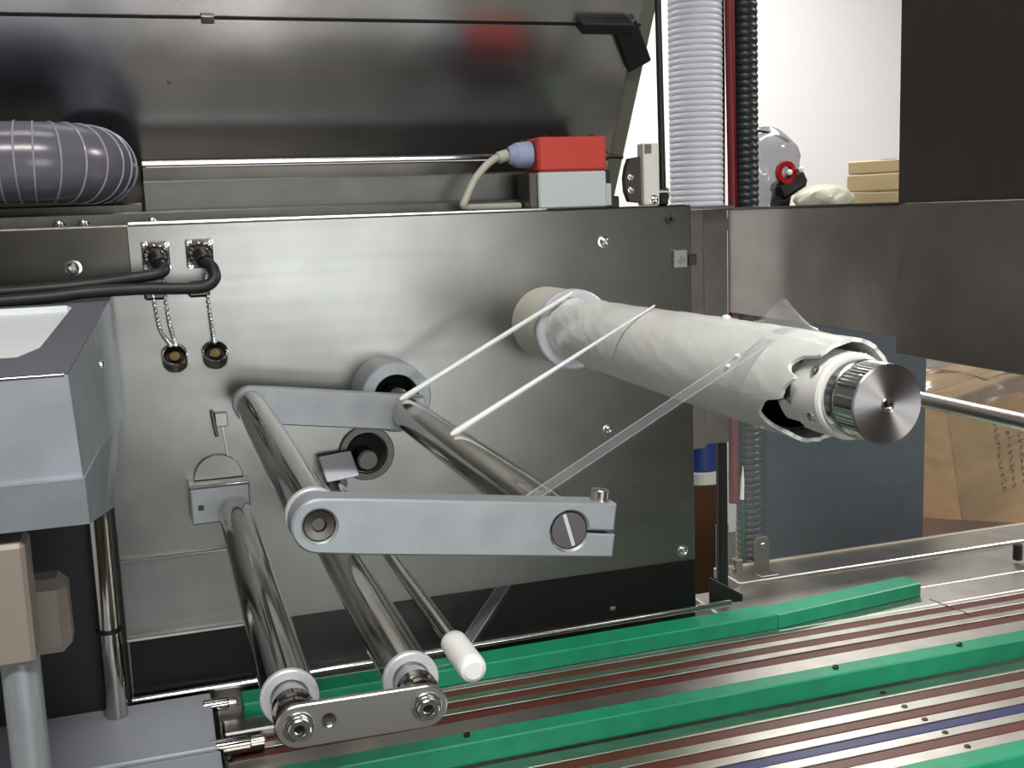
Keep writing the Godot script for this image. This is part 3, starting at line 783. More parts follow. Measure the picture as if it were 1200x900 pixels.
func carton(at: Vector3, s: Vector3, turn: float, label: String, group := "", printed := false, tilt := 0.0, m: Material = null) -> void:
	var t := thing("cardboard_carton", at, label, "carton", group)
	var bs := Basis(Vector3.UP, turn) * Basis(Vector3(0, 0, 1), tilt)
	put(bx(at + bs * Vector3(0, s.y / 2, 0), s, 0.004, bs), "box", m if m else M.kraft, t)
	put(bx(at + bs * Vector3(0, s.y + 0.0006, 0), Vector3(s.x * 0.98, 0.001, 0.05), 0.0002, bs), "tape", M.tape, t)
	if printed:
		var im := Image.create(128, 192, false, Image.FORMAT_RGBA8)
		im.fill(Color(0.45, 0.33, 0.2, 0))
		for col in 3:
			for ch in 11:
				for k in 7:
					var x0 := 12 + col * 42 + rng.randi_range(0, 14)
					var y0 := 6 + ch * 17 + rng.randi_range(0, 10)
					if rng.randf() < 0.5: im.fill_rect(Rect2i(x0, y0, rng.randi_range(5, 10), 2), Color(0.30, 0.21, 0.13, 0.75))
					else: im.fill_rect(Rect2i(x0, y0, 2, rng.randi_range(4, 9)), Color(0.30, 0.21, 0.13, 0.75))
		var pm := StandardMaterial3D.new()
		pm.albedo_texture = ImageTexture.create_from_image(im)
		pm.transparency = BaseMaterial3D.TRANSPARENCY_ALPHA
		pm.roughness = 0.85
		var b := Builder.new()
		var c := at + bs * Vector3(-0.075, s.y * 0.52, s.z / 2 + 0.0008)
		var hx := bs.x * 0.045
		var hy := bs.y * 0.085
		var o := bs.z
		b.tri(c - hx + hy, c + hx + hy, c + hx - hy, o, o, o, Vector2(0, 0), Vector2(1, 0), Vector2(1, 1))
		b.tri(c - hx + hy, c + hx - hy, c - hx - hy, o, o, o, Vector2(0, 0), Vector2(1, 1), Vector2(0, 1))
		put(b, "print", pm, t, "three dark columns of faded print")

func background() -> void:
	# storage rack behind the machine
	var t := thing("storage_rack", Vector3(1.9, -1.45, -1.5), "grey storage rack behind the machine carrying bundles and cartons", "rack")
	put(span(Vector3(1.3, -0.06, -1.85), Vector3(3.2, -0.03, -1.2), 0.003), "shelf", M.dark_steel, t)
	for p in [Vector3(1.33, 0, -1.82), Vector3(3.17, 0, -1.82), Vector3(1.33, 0, -1.23), Vector3(3.17, 0, -1.23)]:
		put(span(Vector3(p.x - 0.02, -1.45, p.z - 0.02), Vector3(p.x + 0.02, -0.0605, p.z + 0.02), 0.002), "upright", M.dark_steel, t)
	carton(Vector3(2.13, -0.03, -1.5), Vector3(0.24, 0.055, 0.26), 0.45, "flat brown carton at the bottom of the stack by the white wall", "cartons stacked on the rack", false, 0.0, M.kraft_pale)
	carton(Vector3(2.13, 0.0265, -1.5), Vector3(0.24, 0.05, 0.26), 0.45, "flat brown carton in the middle of the stack by the white wall", "cartons stacked on the rack", false, 0.0, M.kraft_pale)
	carton(Vector3(2.13, 0.078, -1.5), Vector3(0.235, 0.038, 0.255), 0.45, "flat brown carton on top of the stack by the white wall", "cartons stacked on the rack", false, 0.0, M.kraft_pale)
	var w := thing("wrapped_bundle", Vector3(1.66, -0.03, -1.5), "clear plastic bag holding red and black parts behind the machine", "plastic bag")
	var b := Builder.new()
	var g := []
	for i in 15:
		var row := []
		for k in 24:
			var th := PI * (i + 0.02) / 14.05
			var ph := TAU * k / 24
			var r := 1.0 + 0.08 * sin(3 * ph + i) + 0.05 * sin(7 * ph - i * 0.7)
			row.append(Vector3(1.655 + sin(th) * cos(ph) * 0.095 * r, 0.096 + cos(th) * 0.112 + 0.01 * sin(2 * ph), -1.5 + sin(th) * sin(ph) * 0.085 * r))
		g.append(row)
	b.skin(g, true, true)
	put(b, "bag", M.bag, w)
	b = Builder.new()
	b.tube(smooth_path([Vector3(1.62, 0.205, -1.5), Vector3(1.655, 0.196, -1.47), Vector3(1.70, 0.17, -1.45)]), 0.004, 8)
	put(b, "gathered_fold", M.hose_dark, w)
	put(ring(0.018, 0.031, 0, 0.014, Vector3(1.668, 0.085, -1.422), Vector3(0.1, 0, 1)), "red_ring", mat(Color(0.6, 0.03, 0.06), 0.3), w, "red ring")
	put(bx(Vector3(1.69, 0.052, -1.435), Vector3(0.10, 0.055, 0.05), 0.012, Basis(Vector3(0, 0, 1), 0.5)), "black_block", M.black, w)
	put(bx(Vector3(1.668, 0.012, -1.44), Vector3(0.05, 0.08, 0.04), 0.01, Basis(Vector3(0, 0, 1), -0.2)), "black_stem", M.black, w)
	for p in [Vector3(1.672, 0.085, -1.402), Vector3(1.708, 0.092, -1.40)]:
		b = Builder.new()
		b.ball(p, Vector3.ONE * 0.008, 12, 8)
		put(b, "white_cap", M.white_plastic, w)
	b = Builder.new()
	g = []
	for i in 11:
		var row := []
		for k in 24:
			var th := PI * (i + 0.02) / 10.05
			var ph := TAU * k / 24
			var r := 1.0 + 0.07 * sin(5 * ph + i) + 0.05 * sin(9 * ph - 2.0 * i)
			row.append(Vector3(1.752 + sin(th) * cos(ph) * 0.085 * r, 0.008 + cos(th) * 0.042, -1.36 + sin(th) * sin(ph) * 0.06 * r))
		g.append(row)
	b.skin(g, true, true)
	solo(b, "white_bag", mat(Color(0.74, 0.73, 0.66), 0.3), "rounded whitish plastic bag in front of the wrapped red and black parts", "plastic bag")
	# bluish stack of fluted sheets behind the screen
	var s := thing("blue_sheet_stack", Vector3(1.16, -1.45, -0.4), "tall stack of blue-grey fluted plastic sheets behind the clear screen", "plastic sheets")
	put(span(Vector3(1.0, -1.45, -0.44), Vector3(1.338, -0.13, -0.4), 0.003), "front_sheet", M.blue_sheet, s)
	for i in 44:
		put(bx(Vector3(0.994, -0.72 + i * 0.0125, -0.42), Vector3(0.016 + 0.006 * rng.randf(), 0.0075, 0.034), 0.0015), "flute", M.blue_sheet, s)
	# big cartons at right
	carton(Vector3(1.83, -0.70, -0.72), Vector3(0.45, 0.33, 0.2), 0.05, "large leaning brown carton with three printed columns at the right edge", "", true, 0.2)
	carton(Vector3(1.58, -0.744, -0.96), Vector3(0.42, 0.34, 0.22), 0.0, "plain darker brown carton standing behind the leaning printed carton", "", false, 0.0, M.kraft_mid)
	carton(Vector3(1.60, -1.45, -0.78), Vector3(0.62, 0.705, 0.5), 0.0, "big plain brown carton underneath the leaning printed carton")
	var f := thing("carton_flap", Vector3(1.55, -0.742, -0.5), "dark brown open cardboard flap in front of the leaning printed carton", "cardboard")
	put(bx(Vector3(1.60, -0.71, -0.515), Vector3(0.34, 0.005, 0.16), 0.001, Basis(Vector3(1, 0, 0), 0.35) * Basis(Vector3(0, 1, 0), -0.3)), "flap", M.kraft_dark, f)
	var d := thing("plastic_wrap", Vector3(1.5, -0.37, -0.5), "crumpled dark clear wrap lying across the top of the brown cartons", "plastic wrap")
	b = Builder.new()
	g = []
	for i in 9:
		var row := []
		for k in 13:
			row.append(Vector3(1.36 + 0.05 * k, -0.31 - 0.010 * i + 0.012 * sin(k * 1.7 + i) + 0.008 * sin(i * 2.1 - k * 0.6), -0.61 + 0.025 * i))
		g.append(row)
	b.skin(g)
	put(b, "wrap", mat(Color(0.35, 0.30, 0.28, 0.6), 0.2), d)
	carton(Vector3(1.02, -1.45, -0.9), Vector3(0.25, 0.92, 0.2), 0.0, "narrow brown carton seen through the gap beside the steel post", "", false, 0.0, M.kraft_dark)

func duct() -> void:
	var t := thing("air_duct", Vector3(-0.2, 0.03, -0.07), "translucent grey-violet ribbed air duct curving away at the left edge", "air duct")
	var path := []
	for i in 12: path.append(Vector3(-0.42 + 0.295 * i / 12.0, 0.077, -0.07))
	for i in 13:
		var a := PI / 2 * i / 12.0
		path.append(Vector3(-0.125 + 0.07 * sin(a), 0.077 - 0.004 * i / 12.0, -0.14 + 0.07 * cos(a)))
	path.append(Vector3(-0.055, 0.074, -0.19))
	var b := Builder.new()
	b.tube(path, 0.0445, 40, false)
	put(b, "wall", M.duct, t)
	var len := 0.0
	var next := 0.006
	for i in path.size() - 1:
		var seg: float = (path[i + 1] - path[i]).length()
		while next < len + seg:
			var p: Vector3 = path[i].lerp(path[i + 1], (next - len) / seg)
			var d: Vector3 = (path[i + 1] - path[i]).normalized()
			var q := Builder.new()
			var prof := []
			for k in 9: prof.append(Vector2(0.0446 + 0.0013 * sin(TAU * k / 8.0), -0.0011 * cos(TAU * k / 8.0)))
			q.lathe(prof, p, d, 40)
			put(q, "rib", M.duct_rib, t)
			next += 0.0165
		len += seg

func film_roll() -> void:
	var ax := Vector3(0.4544, -0.134, 0)
	var hub := thing("roll_hub", ax, "pale round flanged hub fixing the film roll shaft to the plate", "hub")
	put(lt([Vector2(0.0, 0), Vector2(0.0445, 0), Vector2(0.0445, 0.083), Vector2(0.0430, 0.085), Vector2(0.0, 0.085)], ax, Vector3(0, 0, 1), 56), "boss", M.hub, hub)
	put(ring(0.012, 0.0465, 0.0855, 0.100, ax, Vector3(0, 0, 1), 56, 0.002), "flange_ring", M.alu_ring, hub, "pale flange ring facing the film")
	var t := thing("roll_mandrel", ax + Vector3(0, 0, 0.1), "steel mandrel with a white plastic collar and turned steel end knob", "mandrel")
	put(rd(ax + Vector3(0, 0, 0.1005), ax + Vector3(0, 0, 0.598), 0.0272, 48), "shaft", M.chrome, t)
	# white collar with square prongs towards the roll
	put(lt([Vector2(0.0, 0.600), Vector2(0.0298, 0.600), Vector2(0.0308, 0.602), Vector2(0.0308, 0.6325), Vector2(0.0295, 0.635), Vector2(0, 0.635)], ax, Vector3(0, 0, 1), 48), "collar", M.white_plastic, t, "white plastic collar")
	for k in 6:
		var b := Builder.new()
		var a0 := TAU * k / 6.0 + 0.25
		var pp := PackedVector2Array()
		for i in 7: pp.append(Vector2(cos(a0 + 0.5 * i / 6.0), sin(a0 + 0.5 * i / 6.0)) * 0.0306)
		for i in 7: pp.append(Vector2(cos(a0 + 0.5 * (6 - i) / 6.0), sin(a0 + 0.5 * (6 - i) / 6.0)) * 0.0273)
		b.prism(pp, 0.584, 0.601, 0.0006, [], Transform3D(Basis(), ax))
		put(b, "prong", M.white_plastic, t)
	for a in [2.5, 3.6, 1.1]:
		var d := Vector3(cos(a), sin(a), 0)
		put(lt([Vector2(0.0042, 0), Vector2(0.0042, 0.0012), Vector2(0.0022, 0.0014), Vector2(0.0018, 0.0004), Vector2(0, 0.0004)], ax + d * 0.0305 + Vector3(0, 0, 0.624), d, 16), "grub_screw", M.bright, t)
	var kb := Builder.new()
	kb.lathe([Vector2(0.0, 0.6355), Vector2(0.026, 0.6355), Vector2(0.0275, 0.637), Vector2(0.0275, 0.645), Vector2(0.0262, 0.646), Vector2(0.0262, 0.648), Vector2(0.0275, 0.649)], ax, Vector3(0, 0, 1), 64)
	put(kb, "knob_back", M.bright, t)
	kb = Builder.new()
	kb.lathe([Vector2(0.0275, 0.649), Vector2(0.0275, 0.6695)], ax, Vector3(0, 0, 1), 120, 1, 0.014)
	put(kb, "knurled_rim", M.bright, t, "finely knurled rim of the knob")
	put(lt([Vector2(0.0271, 0.6695), Vector2(0.0262, 0.671), Vector2(0.0055, 0.671), Vector2(0.0047, 0.6702), Vector2(0.0038, 0.6702), Vector2(0.0032, 0.669), Vector2(0.0032, 0.663), Vector2(0, 0.663)], ax, Vector3(0, 0, 1), 64), "knob_face", M.turned, t, "turned steel face with a centre bore")
	put(ring(0.0031, 0.0047, 0.6695, 0.6714, ax, Vector3(0, 0, 1), 24, 0.0004), "bore_rim", M.bright, t)
	put(rd(ax + Vector3(0, 0, 0.661), ax + Vector3(0, 0, 0.6655), 0.003, 12), "bore", M.hole, t)
	# the film itself: a wrinkled sleeve, thicker towards the near end
	var f := thing("film_roll", ax + Vector3(0, 0, 0.1), "roll of clear plastic film wrapped milky and wrinkled round its core", "film roll")
	var g := []
	var inner := []
	var nz := FastNoiseLite.new()
	nz.seed = 3
	nz.frequency = 1.0
	var R := 90
	var K := 96
	for i in R + 1:
		var s := float(i) / R
		var row := []
		var rowi := []
		for k in K:
			var a := TAU * k / K
			var end := 0.608 + 0.024 * sin(a) + 0.004 * sin(3 * a + 1.0) + 0.004 * nz.get_noise_2d(cos(a) * 3, sin(a) * 3)
			# two bites in the rim on the side facing the viewer
			for q in [[PI * 1.16, 0.42, 0.026], [PI * 0.80, 0.22, 0.018]]:
				var da: float = abs(wrapf(a - q[0], -PI, PI))
				if da < q[1]: end -= q[2] * sqrt(1.0 - pow(da / q[1], 2))
			var z := lerpf(0.101, end, s)
			var r := lerpf(0.0365, 0.0408, smoothstep(0.0, 0.8, s))
			r += 0.0005 * nz.get_noise_2d(a * 1.2 + z * 14.0, z * 30.0 - a * 2.0) * (1.0 + (1.0 - s))
			# creased folds near the hub
			r += 0.0028 * exp(-pow((z - 0.15) / 0.05, 2)) * sin(a * 5.0 + z * 60.0)
			r -= 0.004 * exp(-pow((z - 0.115) / 0.012, 2)) * (0.5 + 0.5 * sin(a * 2.0))
			row.append(ax + Vector3(cos(a) * r, sin(a) * r, z))
			var ri: float = min(0.0378, r - 0.0015)
			rowi.append(ax + Vector3(cos(a) * ri, sin(a) * ri, z + (0.0004 if i < R else 0.0)))
		g.append(row)
		inner.append(rowi)
	var b := Builder.new()
	b.skin(g, true, true)
	b.skin(inner.slice(R / 2), true, false)
	b.skin([g[R], inner[R]], true, true)
	put(b, "wound_film", M.film_roll, f)
	put(ring(0.0345, 0.0362, 0.30, 0.560, ax, Vector3(0, 0, 1), 48, 0.0003), "core_tube", M.hose_dark, f)
	# loose flap standing up from the near top
	b = Builder.new()
	var fl := []
	for i in 9:
		var s := i / 8.0
		var row := []
		for k in 7:
			var q := k / 6.0
			var hgt := 0.020 * sin(PI * clampf(s * 1.05, 0, 1)) * q + 0.003 * sin(s * 9 + q * 4) * q
			row.append(ax + Vector3(0.010 - 0.006 * q + 0.003 * sin(6 * s), 0.0403 + hgt - 0.001, 0.50 + 0.10 * s - 0.01 * q))
		fl.append(row)
	b.skin(fl)
	put(b, "loose_flap", M.film_loose, f, "thin loose flap of film standing up")
	for q in [[0.535, 2.62, 0.0026], [0.527, 2.85, 0.0028], [0.452, 1.55, 0.0040], [0.55, 4.1, 0.0020]]:
		b = Builder.new()
		var at := ax + Vector3(cos(q[1]) * 0.0408, sin(q[1]) * 0.0408, q[0])
		b.ball(at, Vector3(q[2], q[2] * 0.7, q[2] * 1.2), 10, 8)
		put(b, "air_bubble", M.white_plastic, f)

const A0 := Vector3(0.0858, -0.1902, 0)
const B0 := Vector3(0.2538, -0.2141, 0)
const C0 := Vector3(0.0639, -0.3206, 0)
const D0 := Vector3(0.1483, -0.3218, 0)
const E0 := Vector3(0.1817, -0.3016, 0)

func arc2(c: Vector2, r: float, a0: float, a1: float, k: int) -> PackedVector2Array:
	var p := PackedVector2Array()
	for i in k + 1:
		var a := lerpf(a0, a1, float(i) / k)
		p.append(c + Vector2(cos(a), sin(a)) * r)
	return p

func swing_arm() -> void:
	var t := thing("roller_swing_arm", Vector3(0.17, -0.2, 0.1), "upper pair of polished rollers carried between two pale aluminium arms", "roller assembly")
	var x := (B0 - A0).normalized()
	var bs := Basis(x, Vector3(0, 0, 1).cross(x), Vector3(0, 0, 1))
	var L := (B0 - A0).length()
	for k in 2:
		var z1 := 0.6 if k == 0 else 0.098
		var th := 0.022
		var h := 0.0185 if k == 0 else 0.0195
		var poly := arc2(Vector2.ZERO, h - 0.0006, PI / 2, PI * 1.5, 20)
		poly.append(Vector2(0.03, -h))
		poly.append(Vector2(L + 0.034, -h))
		if k == 0:
			poly.append(Vector2(L + 0.034, -0.0022))
			poly.append_array(arc2(Vector2(L, 0), 0.0134, -0.13, -TAU + 0.02, 40))
			poly.append(Vector2(L + 0.033, 0.0002))
			poly.append(Vector2(L + 0.033, h + 0.0008))
		else:
			poly.append(Vector2(L + 0.018, -h))
			poly.append(Vector2(L + 0.022, 0))
			poly.append(Vector2(L + 0.018, h))
			poly.remove_at(poly.find(Vector2(L + 0.034, -h)))
		poly.append(Vector2(0.03, h))
		var b := Builder.new()
		b.prism(poly, z1 - th, z1, 0.0014, [[Vector2(0, 0), 0.0105]] if k == 0 else [], Transform3D(bs, A0))
		var arm := put(b, "front_arm" if k == 0 else "rear_arm", M.alu, t)
		if k == 0:
			put(lt([Vector2(0, 0.58), Vector2(0.0102, 0.58), Vector2(0.0102, 0.5968), Vector2(0.0096, 0.5978), Vector2(0.0046, 0.5972), Vector2(0.004, 0.594), Vector2(0, 0.594)], A0, Vector3(0, 0, 1), 32), "countersunk_bolt", M.dark_steel, arm, "dark steel bolt sunk in the arm's round end")
			for s in 2:
				b = Builder.new()
				var half := arc2(Vector2.ZERO, 0.0131, PI / 2 + s * PI + 0.06, PI * 1.5 + s * PI - 0.06, 18)
				b.prism(half, 0.578, 0.5985, 0.0006, [], Transform3D(Basis(Vector3(0, 0, 1), 0.26), B0))
				put(b, "shaft_end", M.shaft_end, arm)
			put(rd(B0 + Vector3(0, 0, 0.578), B0 + Vector3(0, 0, 0.5984), 0.0125, 24), "pale_slot_fill", M.alu_ring, arm)  # pale fill paints the slot's glint across the shaft end
			var up := bs * Vector3(0, 1, 0)
			var bp := A0 + bs * Vector3(L + 0.024, h + 0.0008, 0.589)
			put(lt([Vector2(0.0075, 0), Vector2(0.0075, 0.0012), Vector2(0.0, 0.0012)], bp, up, 24), "washer", M.bright, arm)
			put(lt([Vector2(0.006, 0.0012), Vector2(0.0062, 0.007), Vector2(0.0056, 0.0078), Vector2(0.0032, 0.0078), Vector2(0.003, 0.004), Vector2(0, 0.004)], bp, up, 24), "clamp_bolt", M.steel, arm)
	# rollers
	put(rd(A0 + Vector3(0, 0, 0.099), A0 + Vector3(0, 0, 0.565), 0.0162, 48, 0.002), "roller", M.chrome, t, "polished steel roller at the arms' rounded end")
	put(ring(0.008, 0.0185, 0.566, 0.5735, A0, Vector3(0, 0, 1), 48, 0.001), "bearing_ring", M.alu_ring, t)
	put(ring(0.006, 0.0150, 0.574, 0.5778, A0, Vector3(0, 0, 1), 40), "spacer", M.dark_steel, t)
	put(rd(B0 + Vector3(0, 0, 0.099), B0 + Vector3(0, 0, 0.5775), 0.0182, 48, 0.001), "roller", M.chrome, t, "polished steel roller at the arms' square end")

func lower_rollers() -> void:
	var t := thing("lower_roller_bracket", Vector3(0.1, -0.33, 0.05), "lower pair of polished rollers joined in front by a short steel link plate", "roller assembly")
	var x := (D0 - C0).normalized()
	var bs := Basis(x, Vector3(0, 0, 1).cross(x), Vector3(0, 0, 1))
	var L := (D0 - C0).length()
	var poly := arc2(Vector2.ZERO, 0.0145, PI / 2, PI * 1.5, 18)
	poly.append_array(arc2(Vector2(L, 0), 0.0145, -PI / 2, PI / 2, 18))
	var b := Builder.new()
	b.prism(poly, 0.5945, 0.6, 0.0008, [[Vector2(0.0195, 0.0015), 0.0042]], Transform3D(bs, C0))
	var link := put(b, "link_plate", M.steel, t, "short steel link plate with rounded ends")
	for c in [C0, D0]:
		put(lt([Vector2(0.0, 0.6002), Vector2(0.0102, 0.6002), Vector2(0.0102, 0.6012), Vector2(0.0098, 0.6016), Vector2(0.0, 0.6016)], c, Vector3(0, 0, 1), 32), "washer", M.bright, link)
		put(lt([Vector2(0.0072, 0.6016), Vector2(0.0075, 0.6024), Vector2(0.0075, 0.606), Vector2(0.0067, 0.6068), Vector2(0.0042, 0.6068), Vector2(0.0038, 0.6062), Vector2(0.0036, 0.603), Vector2(0, 0.603)], c, Vector3(0, 0, 1), 28), "socket_bolt", M.bright, link)
		b = Builder.new()
		b.prism(hexagon(0.0034, 0.3), 0.603, 0.6035, 0.0001, [], Transform3D(Basis(), c))
		put(b, "hex_socket", M.hole, link)
		var back := 0.032 if c == C0 else 0.075
		var R := 0.0182
		put(rd(c + Vector3(0, 0, back), c + Vector3(0, 0, 0.548), R, 48, 0.002), "roller", M.chrome, t)
		put(ring(0.0128, 0.0200, 0.5485, 0.5545, c, Vector3(0, 0, 1), 48, 0.001), "end_ring", M.alu_ring, t)
		put(lt([Vector2(0.0, 0.5485), Vector2(0.0126, 0.5485), Vector2(0.0126, 0.57), Vector2(0.0145, 0.571), Vector2(0.0145, 0.578), Vector2(0.013, 0.5795), Vector2(0.013, 0.586), Vector2(0.009, 0.588), Vector2(0.009, 0.5943), Vector2(0, 0.5943)], c, Vector3(0, 0, 1), 40), "bearing_hub", M.chrome, t)
	put(span(Vector3(0.017, -0.331, 0.0), Vector3(0.082, -0.288, 0.031), 0.002), "rear_block", M.alu, t, "pale block holding the left roller at the plate")
	put(bx(Vector3(0.0275, -0.3115, 0.0312), Vector3(0.006, 0.006, 0.0016), 0.0006), "rear_slot", M.dark_steel, t)
	put(span(Vector3(0.016, -0.288, 0.002), Vector3(0.083, -0.2855, 0.034), 0.0008), "rear_block_top", M.bright, t)
	b = Builder.new()
	var lobe := arc2(Vector2(0.05, -0.285), 0.027, 0.0, PI, 18)
	b.prism(lobe, 0.001, 0.009, 0.0005, [], Transform3D())
	put(b, "rear_lobe", M.plate, t)
	put(span(Vector3(0.128, -0.342, 0.0), Vector3(0.168, -0.3135, 0.074), 0.003), "right_rear_block", M.dark_steel, t)

func guide_rod() -> void:
	var t := thing("guide_rod", E0, "thin polished film guide rod ending in a white plastic tip", "guide rod")
	put(rd(E0 + Vector3(0, 0, 0.02), E0 + Vector3(0, 0, 0.552), 0.0058, 28), "rod", M.chrome, t)
	put(lt([Vector2(0, 0.547), Vector2(0.0078, 0.547), Vector2(0.0096, 0.5495), Vector2(0.0098, 0.596), Vector2(0.0088, 0.600), Vector2(0.006, 0.602), Vector2(0, 0.602)], E0, Vector3(0, 0, 1), 32), "tip", M.white_plastic, t, "white plastic end tip")
	put(bx(Vector3(0.184, -0.281, 0.03), Vector3(0.038, 0.003, 0.036), 0.0008, Basis(Vector3(1, 0, 0), 0.75) * Basis(Vector3(0, 1, 0), 0.12)), "bracket_top", M.alu_ring, t, "bright folded bracket flap")
	put(span(Vector3(0.2, -0.297, 0.002), Vector3(0.2035, -0.279, 0.02), 0.0008), "bracket_side", M.steel, t)
	put(rd(E0 + Vector3(0, 0, 0.0), E0 + Vector3(0, 0, 0.03), 0.011, 24), "socket", M.dark_steel, t)

func hubs() -> void:
	var c := Vector3(0.2485, -0.2, 0)
	var t := thing("pivot_hub", c, "pale round pivot hub with a dark bore behind the upper arm", "hub")
	put(lt([Vector2(0.026, 0), Vector2(0.040, 0), Vector2(0.040, 0.066), Vector2(0.0385, 0.068), Vector2(0.0265, 0.068), Vector2(0.026, 0.0675), Vector2(0.026, 0.03), Vector2(0, 0.03)], c, Vector3(0, 0, 1), 56), "boss", M.alu, t)
	put(rd(c + Vector3(0, 0, 0.03), c + Vector3(0, 0, 0.034), 0.0255, 32), "bore", M.hole, t)
	put(rd(c + Vector3(0, 0, 0.034), c + Vector3(0, 0, 0.0755), 0.012, 24), "pivot_shaft", M.dark_steel, t)
	c = Vector3(0.222, -0.274, 0)
	t = thing("dark_ring_stub", c, "dark round ring with a short stub on the plate below the pivot hub", "bushing")  # dark round shape modelled as ring, disc and stub
	put(ring(0.024, 0.033, 0, 0.006, c, Vector3(0, 0, 1), 48, 0.001), "collar", M.dark_steel, t)
	put(rd(c + Vector3(0, 0, 0.0), c + Vector3(0, 0, 0.0015), 0.0235, 40), "bore", M.hole, t)
	put(rd(c + Vector3(-0.004, -0.003, 0.002), c + Vector3(-0.004, -0.003, 0.03), 0.012, 32), "shaft", M.dark_steel, t)
	put(lt([Vector2(0, 0.031), Vector2(0.010, 0.031), Vector2(0.010, 0.033), Vector2(0, 0.033)], c + Vector3(-0.004, -0.003, 0), Vector3(0, 0, 1), 24), "shaft_end", M.dark_steel, t)
	var k := thing("edge_clip", Vector3(0.052, -0.235, 0.001), "small dark clip on the plate left of the upper roller", "clip")
	put(bx(Vector3(0.05, -0.222, 0.006), Vector3(0.004, 0.03, 0.012), 0.001, Basis(Vector3(0, 0, 1), 0.12)), "clip_blade", M.dark_steel, k)
	put(bx(Vector3(0.058, -0.218, 0.005), Vector3(0.014, 0.016, 0.006), 0.001), "clip_pad", M.guard, k)
	put(bx(Vector3(0.0605, -0.245, 0.005), Vector3(0.0015, 0.05, 0.0015), 0.0003, Basis(Vector3(0, 0, 1), 0.1)), "wire", M.steel, k)

func web(path: Array, z0: float, z1: float) -> Builder:
	var g := []
	for p in path:
		var row := []
		for k in 5: row.append(Vector3(p.x, p.y, lerpf(z0, z1, k / 4.0)))
		g.append(row)
	var b := Builder.new()
	b.skin(g)
	return b

func arc3(c: Vector3, r: float, a0: float, a1: float, k: int) -> Array:
	var o := []
	for i in k + 1:
		var a := lerpf(a0, a1, float(i) / k)
		o.append(c + Vector3(cos(a), sin(a), 0) * r)
	return o

func film_web() -> void:
	var t := thing("film_web", Vector3(0.3, -0.3, 0.3), "thin clear film web drawn from the roll over the polished rollers", "film web")
	var rollc := Vector3(0.4544, -0.134, 0)
	var path := []
	path.append_array(arc3(rollc, 0.0420, PI * 0.40, PI * 0.575, 5))
	path.append_array(arc3(B0, 0.0192, PI * 0.585, PI * 1.30, 10))
	path.append_array(arc3(E0, 0.0068, PI * 0.1, -PI * 0.72, 8))
	path.append_array(arc3(D0, 0.0193, PI * 0.25, PI * 0.5, 4))
	path.append_array(arc3(C0, 0.0193, PI * 0.40, -PI * 0.2, 6))
	path.append(Vector3(0.092, -0.42, 0))
	path.append(Vector3(0.094, -0.5, 0))
	put(web(path, 0.105, 0.572), "sheet", M.film, t)
	for e in [[0.107, 0.0026, 0.0034, "folded_edge", "pale rolled far edge of the film"], [0.325, 0.0010, 0.0034, "crease", "pale rolled fold along the middle of the film"]]:
		var pts := []
		var rad := []
		for k in 9:
			pts.append(path[4].lerp(path[6], k / 8.0) + Vector3(0, 0.0015, e[0]))
			rad.append(lerpf(e[1], e[2], k / 8.0))
		pts.append(path[7] + Vector3(-0.001, 0.001, e[0]))
		rad.append(0.0018)
		put(tb(pts, rad, 10), e[3], M.film_edge, t, e[4])
	var late := path.slice(3, 19)
	put(web(late, 0.550, 0.565), "near_fold", M.film_edge_thin, t, "clear double fold along the near edge of the film")
	put(web(late, 0.5475, 0.5498), "fold_rim", M.film_rim, t)
	put(web(late, 0.5652, 0.567), "fold_rim", M.film_rim, t)
	put(web(path.slice(17), 0.5700, 0.572), "near_edge", M.film_edge_thin, t)

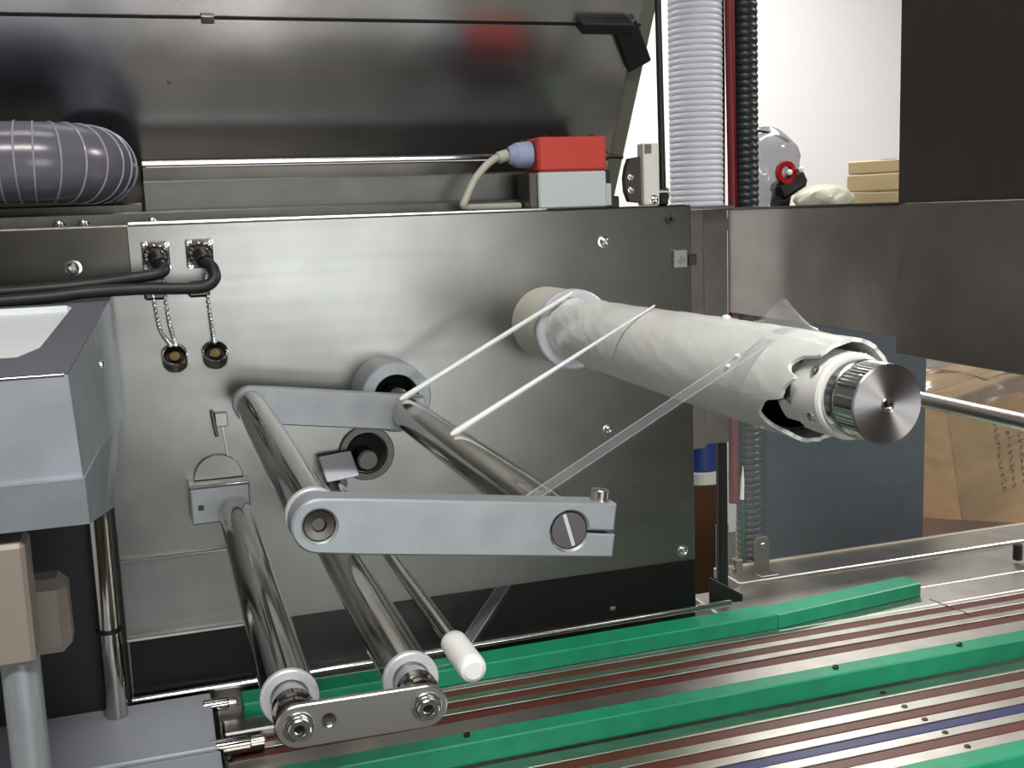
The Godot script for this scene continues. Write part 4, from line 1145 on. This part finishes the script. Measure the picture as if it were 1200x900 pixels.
func connectors() -> void:
	var t := thing("cable_connector", Vector3(0.0025, -0.03, 0), "left of the two chrome panel connectors with black cables", "connector", "chrome panel connectors")
	var c := Vector3(0.0025, -0.031, 0)
	put(bx(c + Vector3(0, 0, 0.0024), Vector3(0.029, 0.032, 0.0045), 0.001), "flange", M.shaft_end, t)
	for sx in [-1, 1]: for sy in [-1, 1]:
		dome_bolt(t, c + Vector3(sx * 0.0113, sy * 0.0128, 0.0047), 0.0026, Vector3(0, 0, 1), "corner_screw")
	var b := Builder.new()
	b.lathe([Vector2(0.0125, 0.0047), Vector2(0.0125, 0.011), Vector2(0.0108, 0.012), Vector2(0.0108, 0.014)], c, Vector3(0, 0, 1), 32)
	put(b, "shell", M.shaft_end, t)
	b = Builder.new()
	b.lathe([Vector2(0.0135, 0.014), Vector2(0.0135, 0.023), Vector2(0.0118, 0.0262), Vector2(0.0092, 0.028), Vector2(0.0, 0.029)], c, Vector3(0, 0, 1), 36, 1, 0.05)
	put(b, "coupling_nut", M.chrome, t)
	put(rd(c + Vector3(0, 0, 0.0277), c + Vector3(0.003, -0.008, 0.040), 0.009, 24), "cable_boot", M.dark_steel, t)
	put(bx(c + Vector3(-0.004, -0.039, 0.003), Vector3(0.024, 0.018, 0.006), 0.003), "mounting_tab", M.cover, t)
	var u := t.duplicate()
	u.name = numbered("cable_connector")
	add_child(u)
	u.position += Vector3(0.0465, 0.0005, 0)
	tag(u, "right of the two chrome panel connectors with black cables", "connector", "chrome panel connectors")
	var k := thing("black_cable", Vector3(-0.1, -0.06, 0.05), "upper black cable leaving the left chrome connector towards the left", "cable", "black connector cables")
	put(tb(smooth_path([Vector3(0.0055, -0.039, 0.041), Vector3(0.010, -0.043, 0.052), Vector3(0.004, -0.048, 0.06), Vector3(-0.02, -0.051, 0.062), Vector3(-0.06, -0.055, 0.06), Vector3(-0.12, -0.058, 0.062), Vector3(-0.3, -0.062, 0.06)]), 0.0062, 16), "sheath", M.rubber, k)
	k = thing("black_cable", Vector3(-0.1, -0.07, 0.05), "lower black cable looping from the right chrome connector towards the left", "cable", "black connector cables")
	put(tb(smooth_path([Vector3(0.052, -0.0385, 0.041), Vector3(0.059, -0.045, 0.052), Vector3(0.060, -0.056, 0.06), Vector3(0.050, -0.0635, 0.064), Vector3(0.03, -0.0645, 0.066), Vector3(-0.02, -0.0625, 0.068), Vector3(-0.07, -0.063, 0.075), Vector3(-0.12, -0.066, 0.078), Vector3(-0.3, -0.071, 0.08)]), 0.0064, 16), "sheath", M.rubber, k)
	for i in 2:
		var cc := Vector3(0.0135, -0.1405, 0.013) if i == 0 else Vector3(0.057, -0.1400, 0.013)
		var d := thing("connector_cap", cc, "left chrome dust cap hanging on two bead chains" if i == 0 else "right chrome dust cap hanging on one bead chain", "dust cap", "hanging dust caps")
		var ax := Vector3(0, 0.62, 0.78)
		put(lt([Vector2(0.0, -0.016), Vector2(0.0125, -0.016), Vector2(0.0138, -0.0145), Vector2(0.0138, 0.0015), Vector2(0.013, 0.0022), Vector2(0.0118, 0.0015), Vector2(0.0115, -0.008), Vector2(0, -0.008)], cc, ax, 36), "cup", M.chrome, d)
		put(rd(cc - ax.normalized() * 0.0078, cc - ax.normalized() * 0.0068, 0.0112, 24), "liner", M.hole, d)
		put(rd(cc - ax.normalized() * 0.0068, cc - ax.normalized() * 0.001, 0.0062, 16), "centre_stud", M.brass, d)
		var runs := [[Vector3(-0.004, -0.068, 0.008), Vector3(0.0, -0.11, 0.006), cc + Vector3(-0.003, 0.011, 0.0)], [Vector3(0.008, -0.05, 0.008), Vector3(0.010, -0.1, 0.005), cc + Vector3(0.002, 0.011, 0.0)]] if i == 0 else [[Vector3(0.053, -0.055, 0.008), Vector3(0.055, -0.1, 0.006), cc + Vector3(0, 0.011, 0.0)]]
		for run in runs:
			b = Builder.new()
			var pts := smooth_path(run, 9)
			for p in pts: b.ball(p, Vector3.ONE * 0.0025, 10, 8)
			b.tube(pts, 0.0006, 6)
			put(b, "bead_chain", M.bright, d)
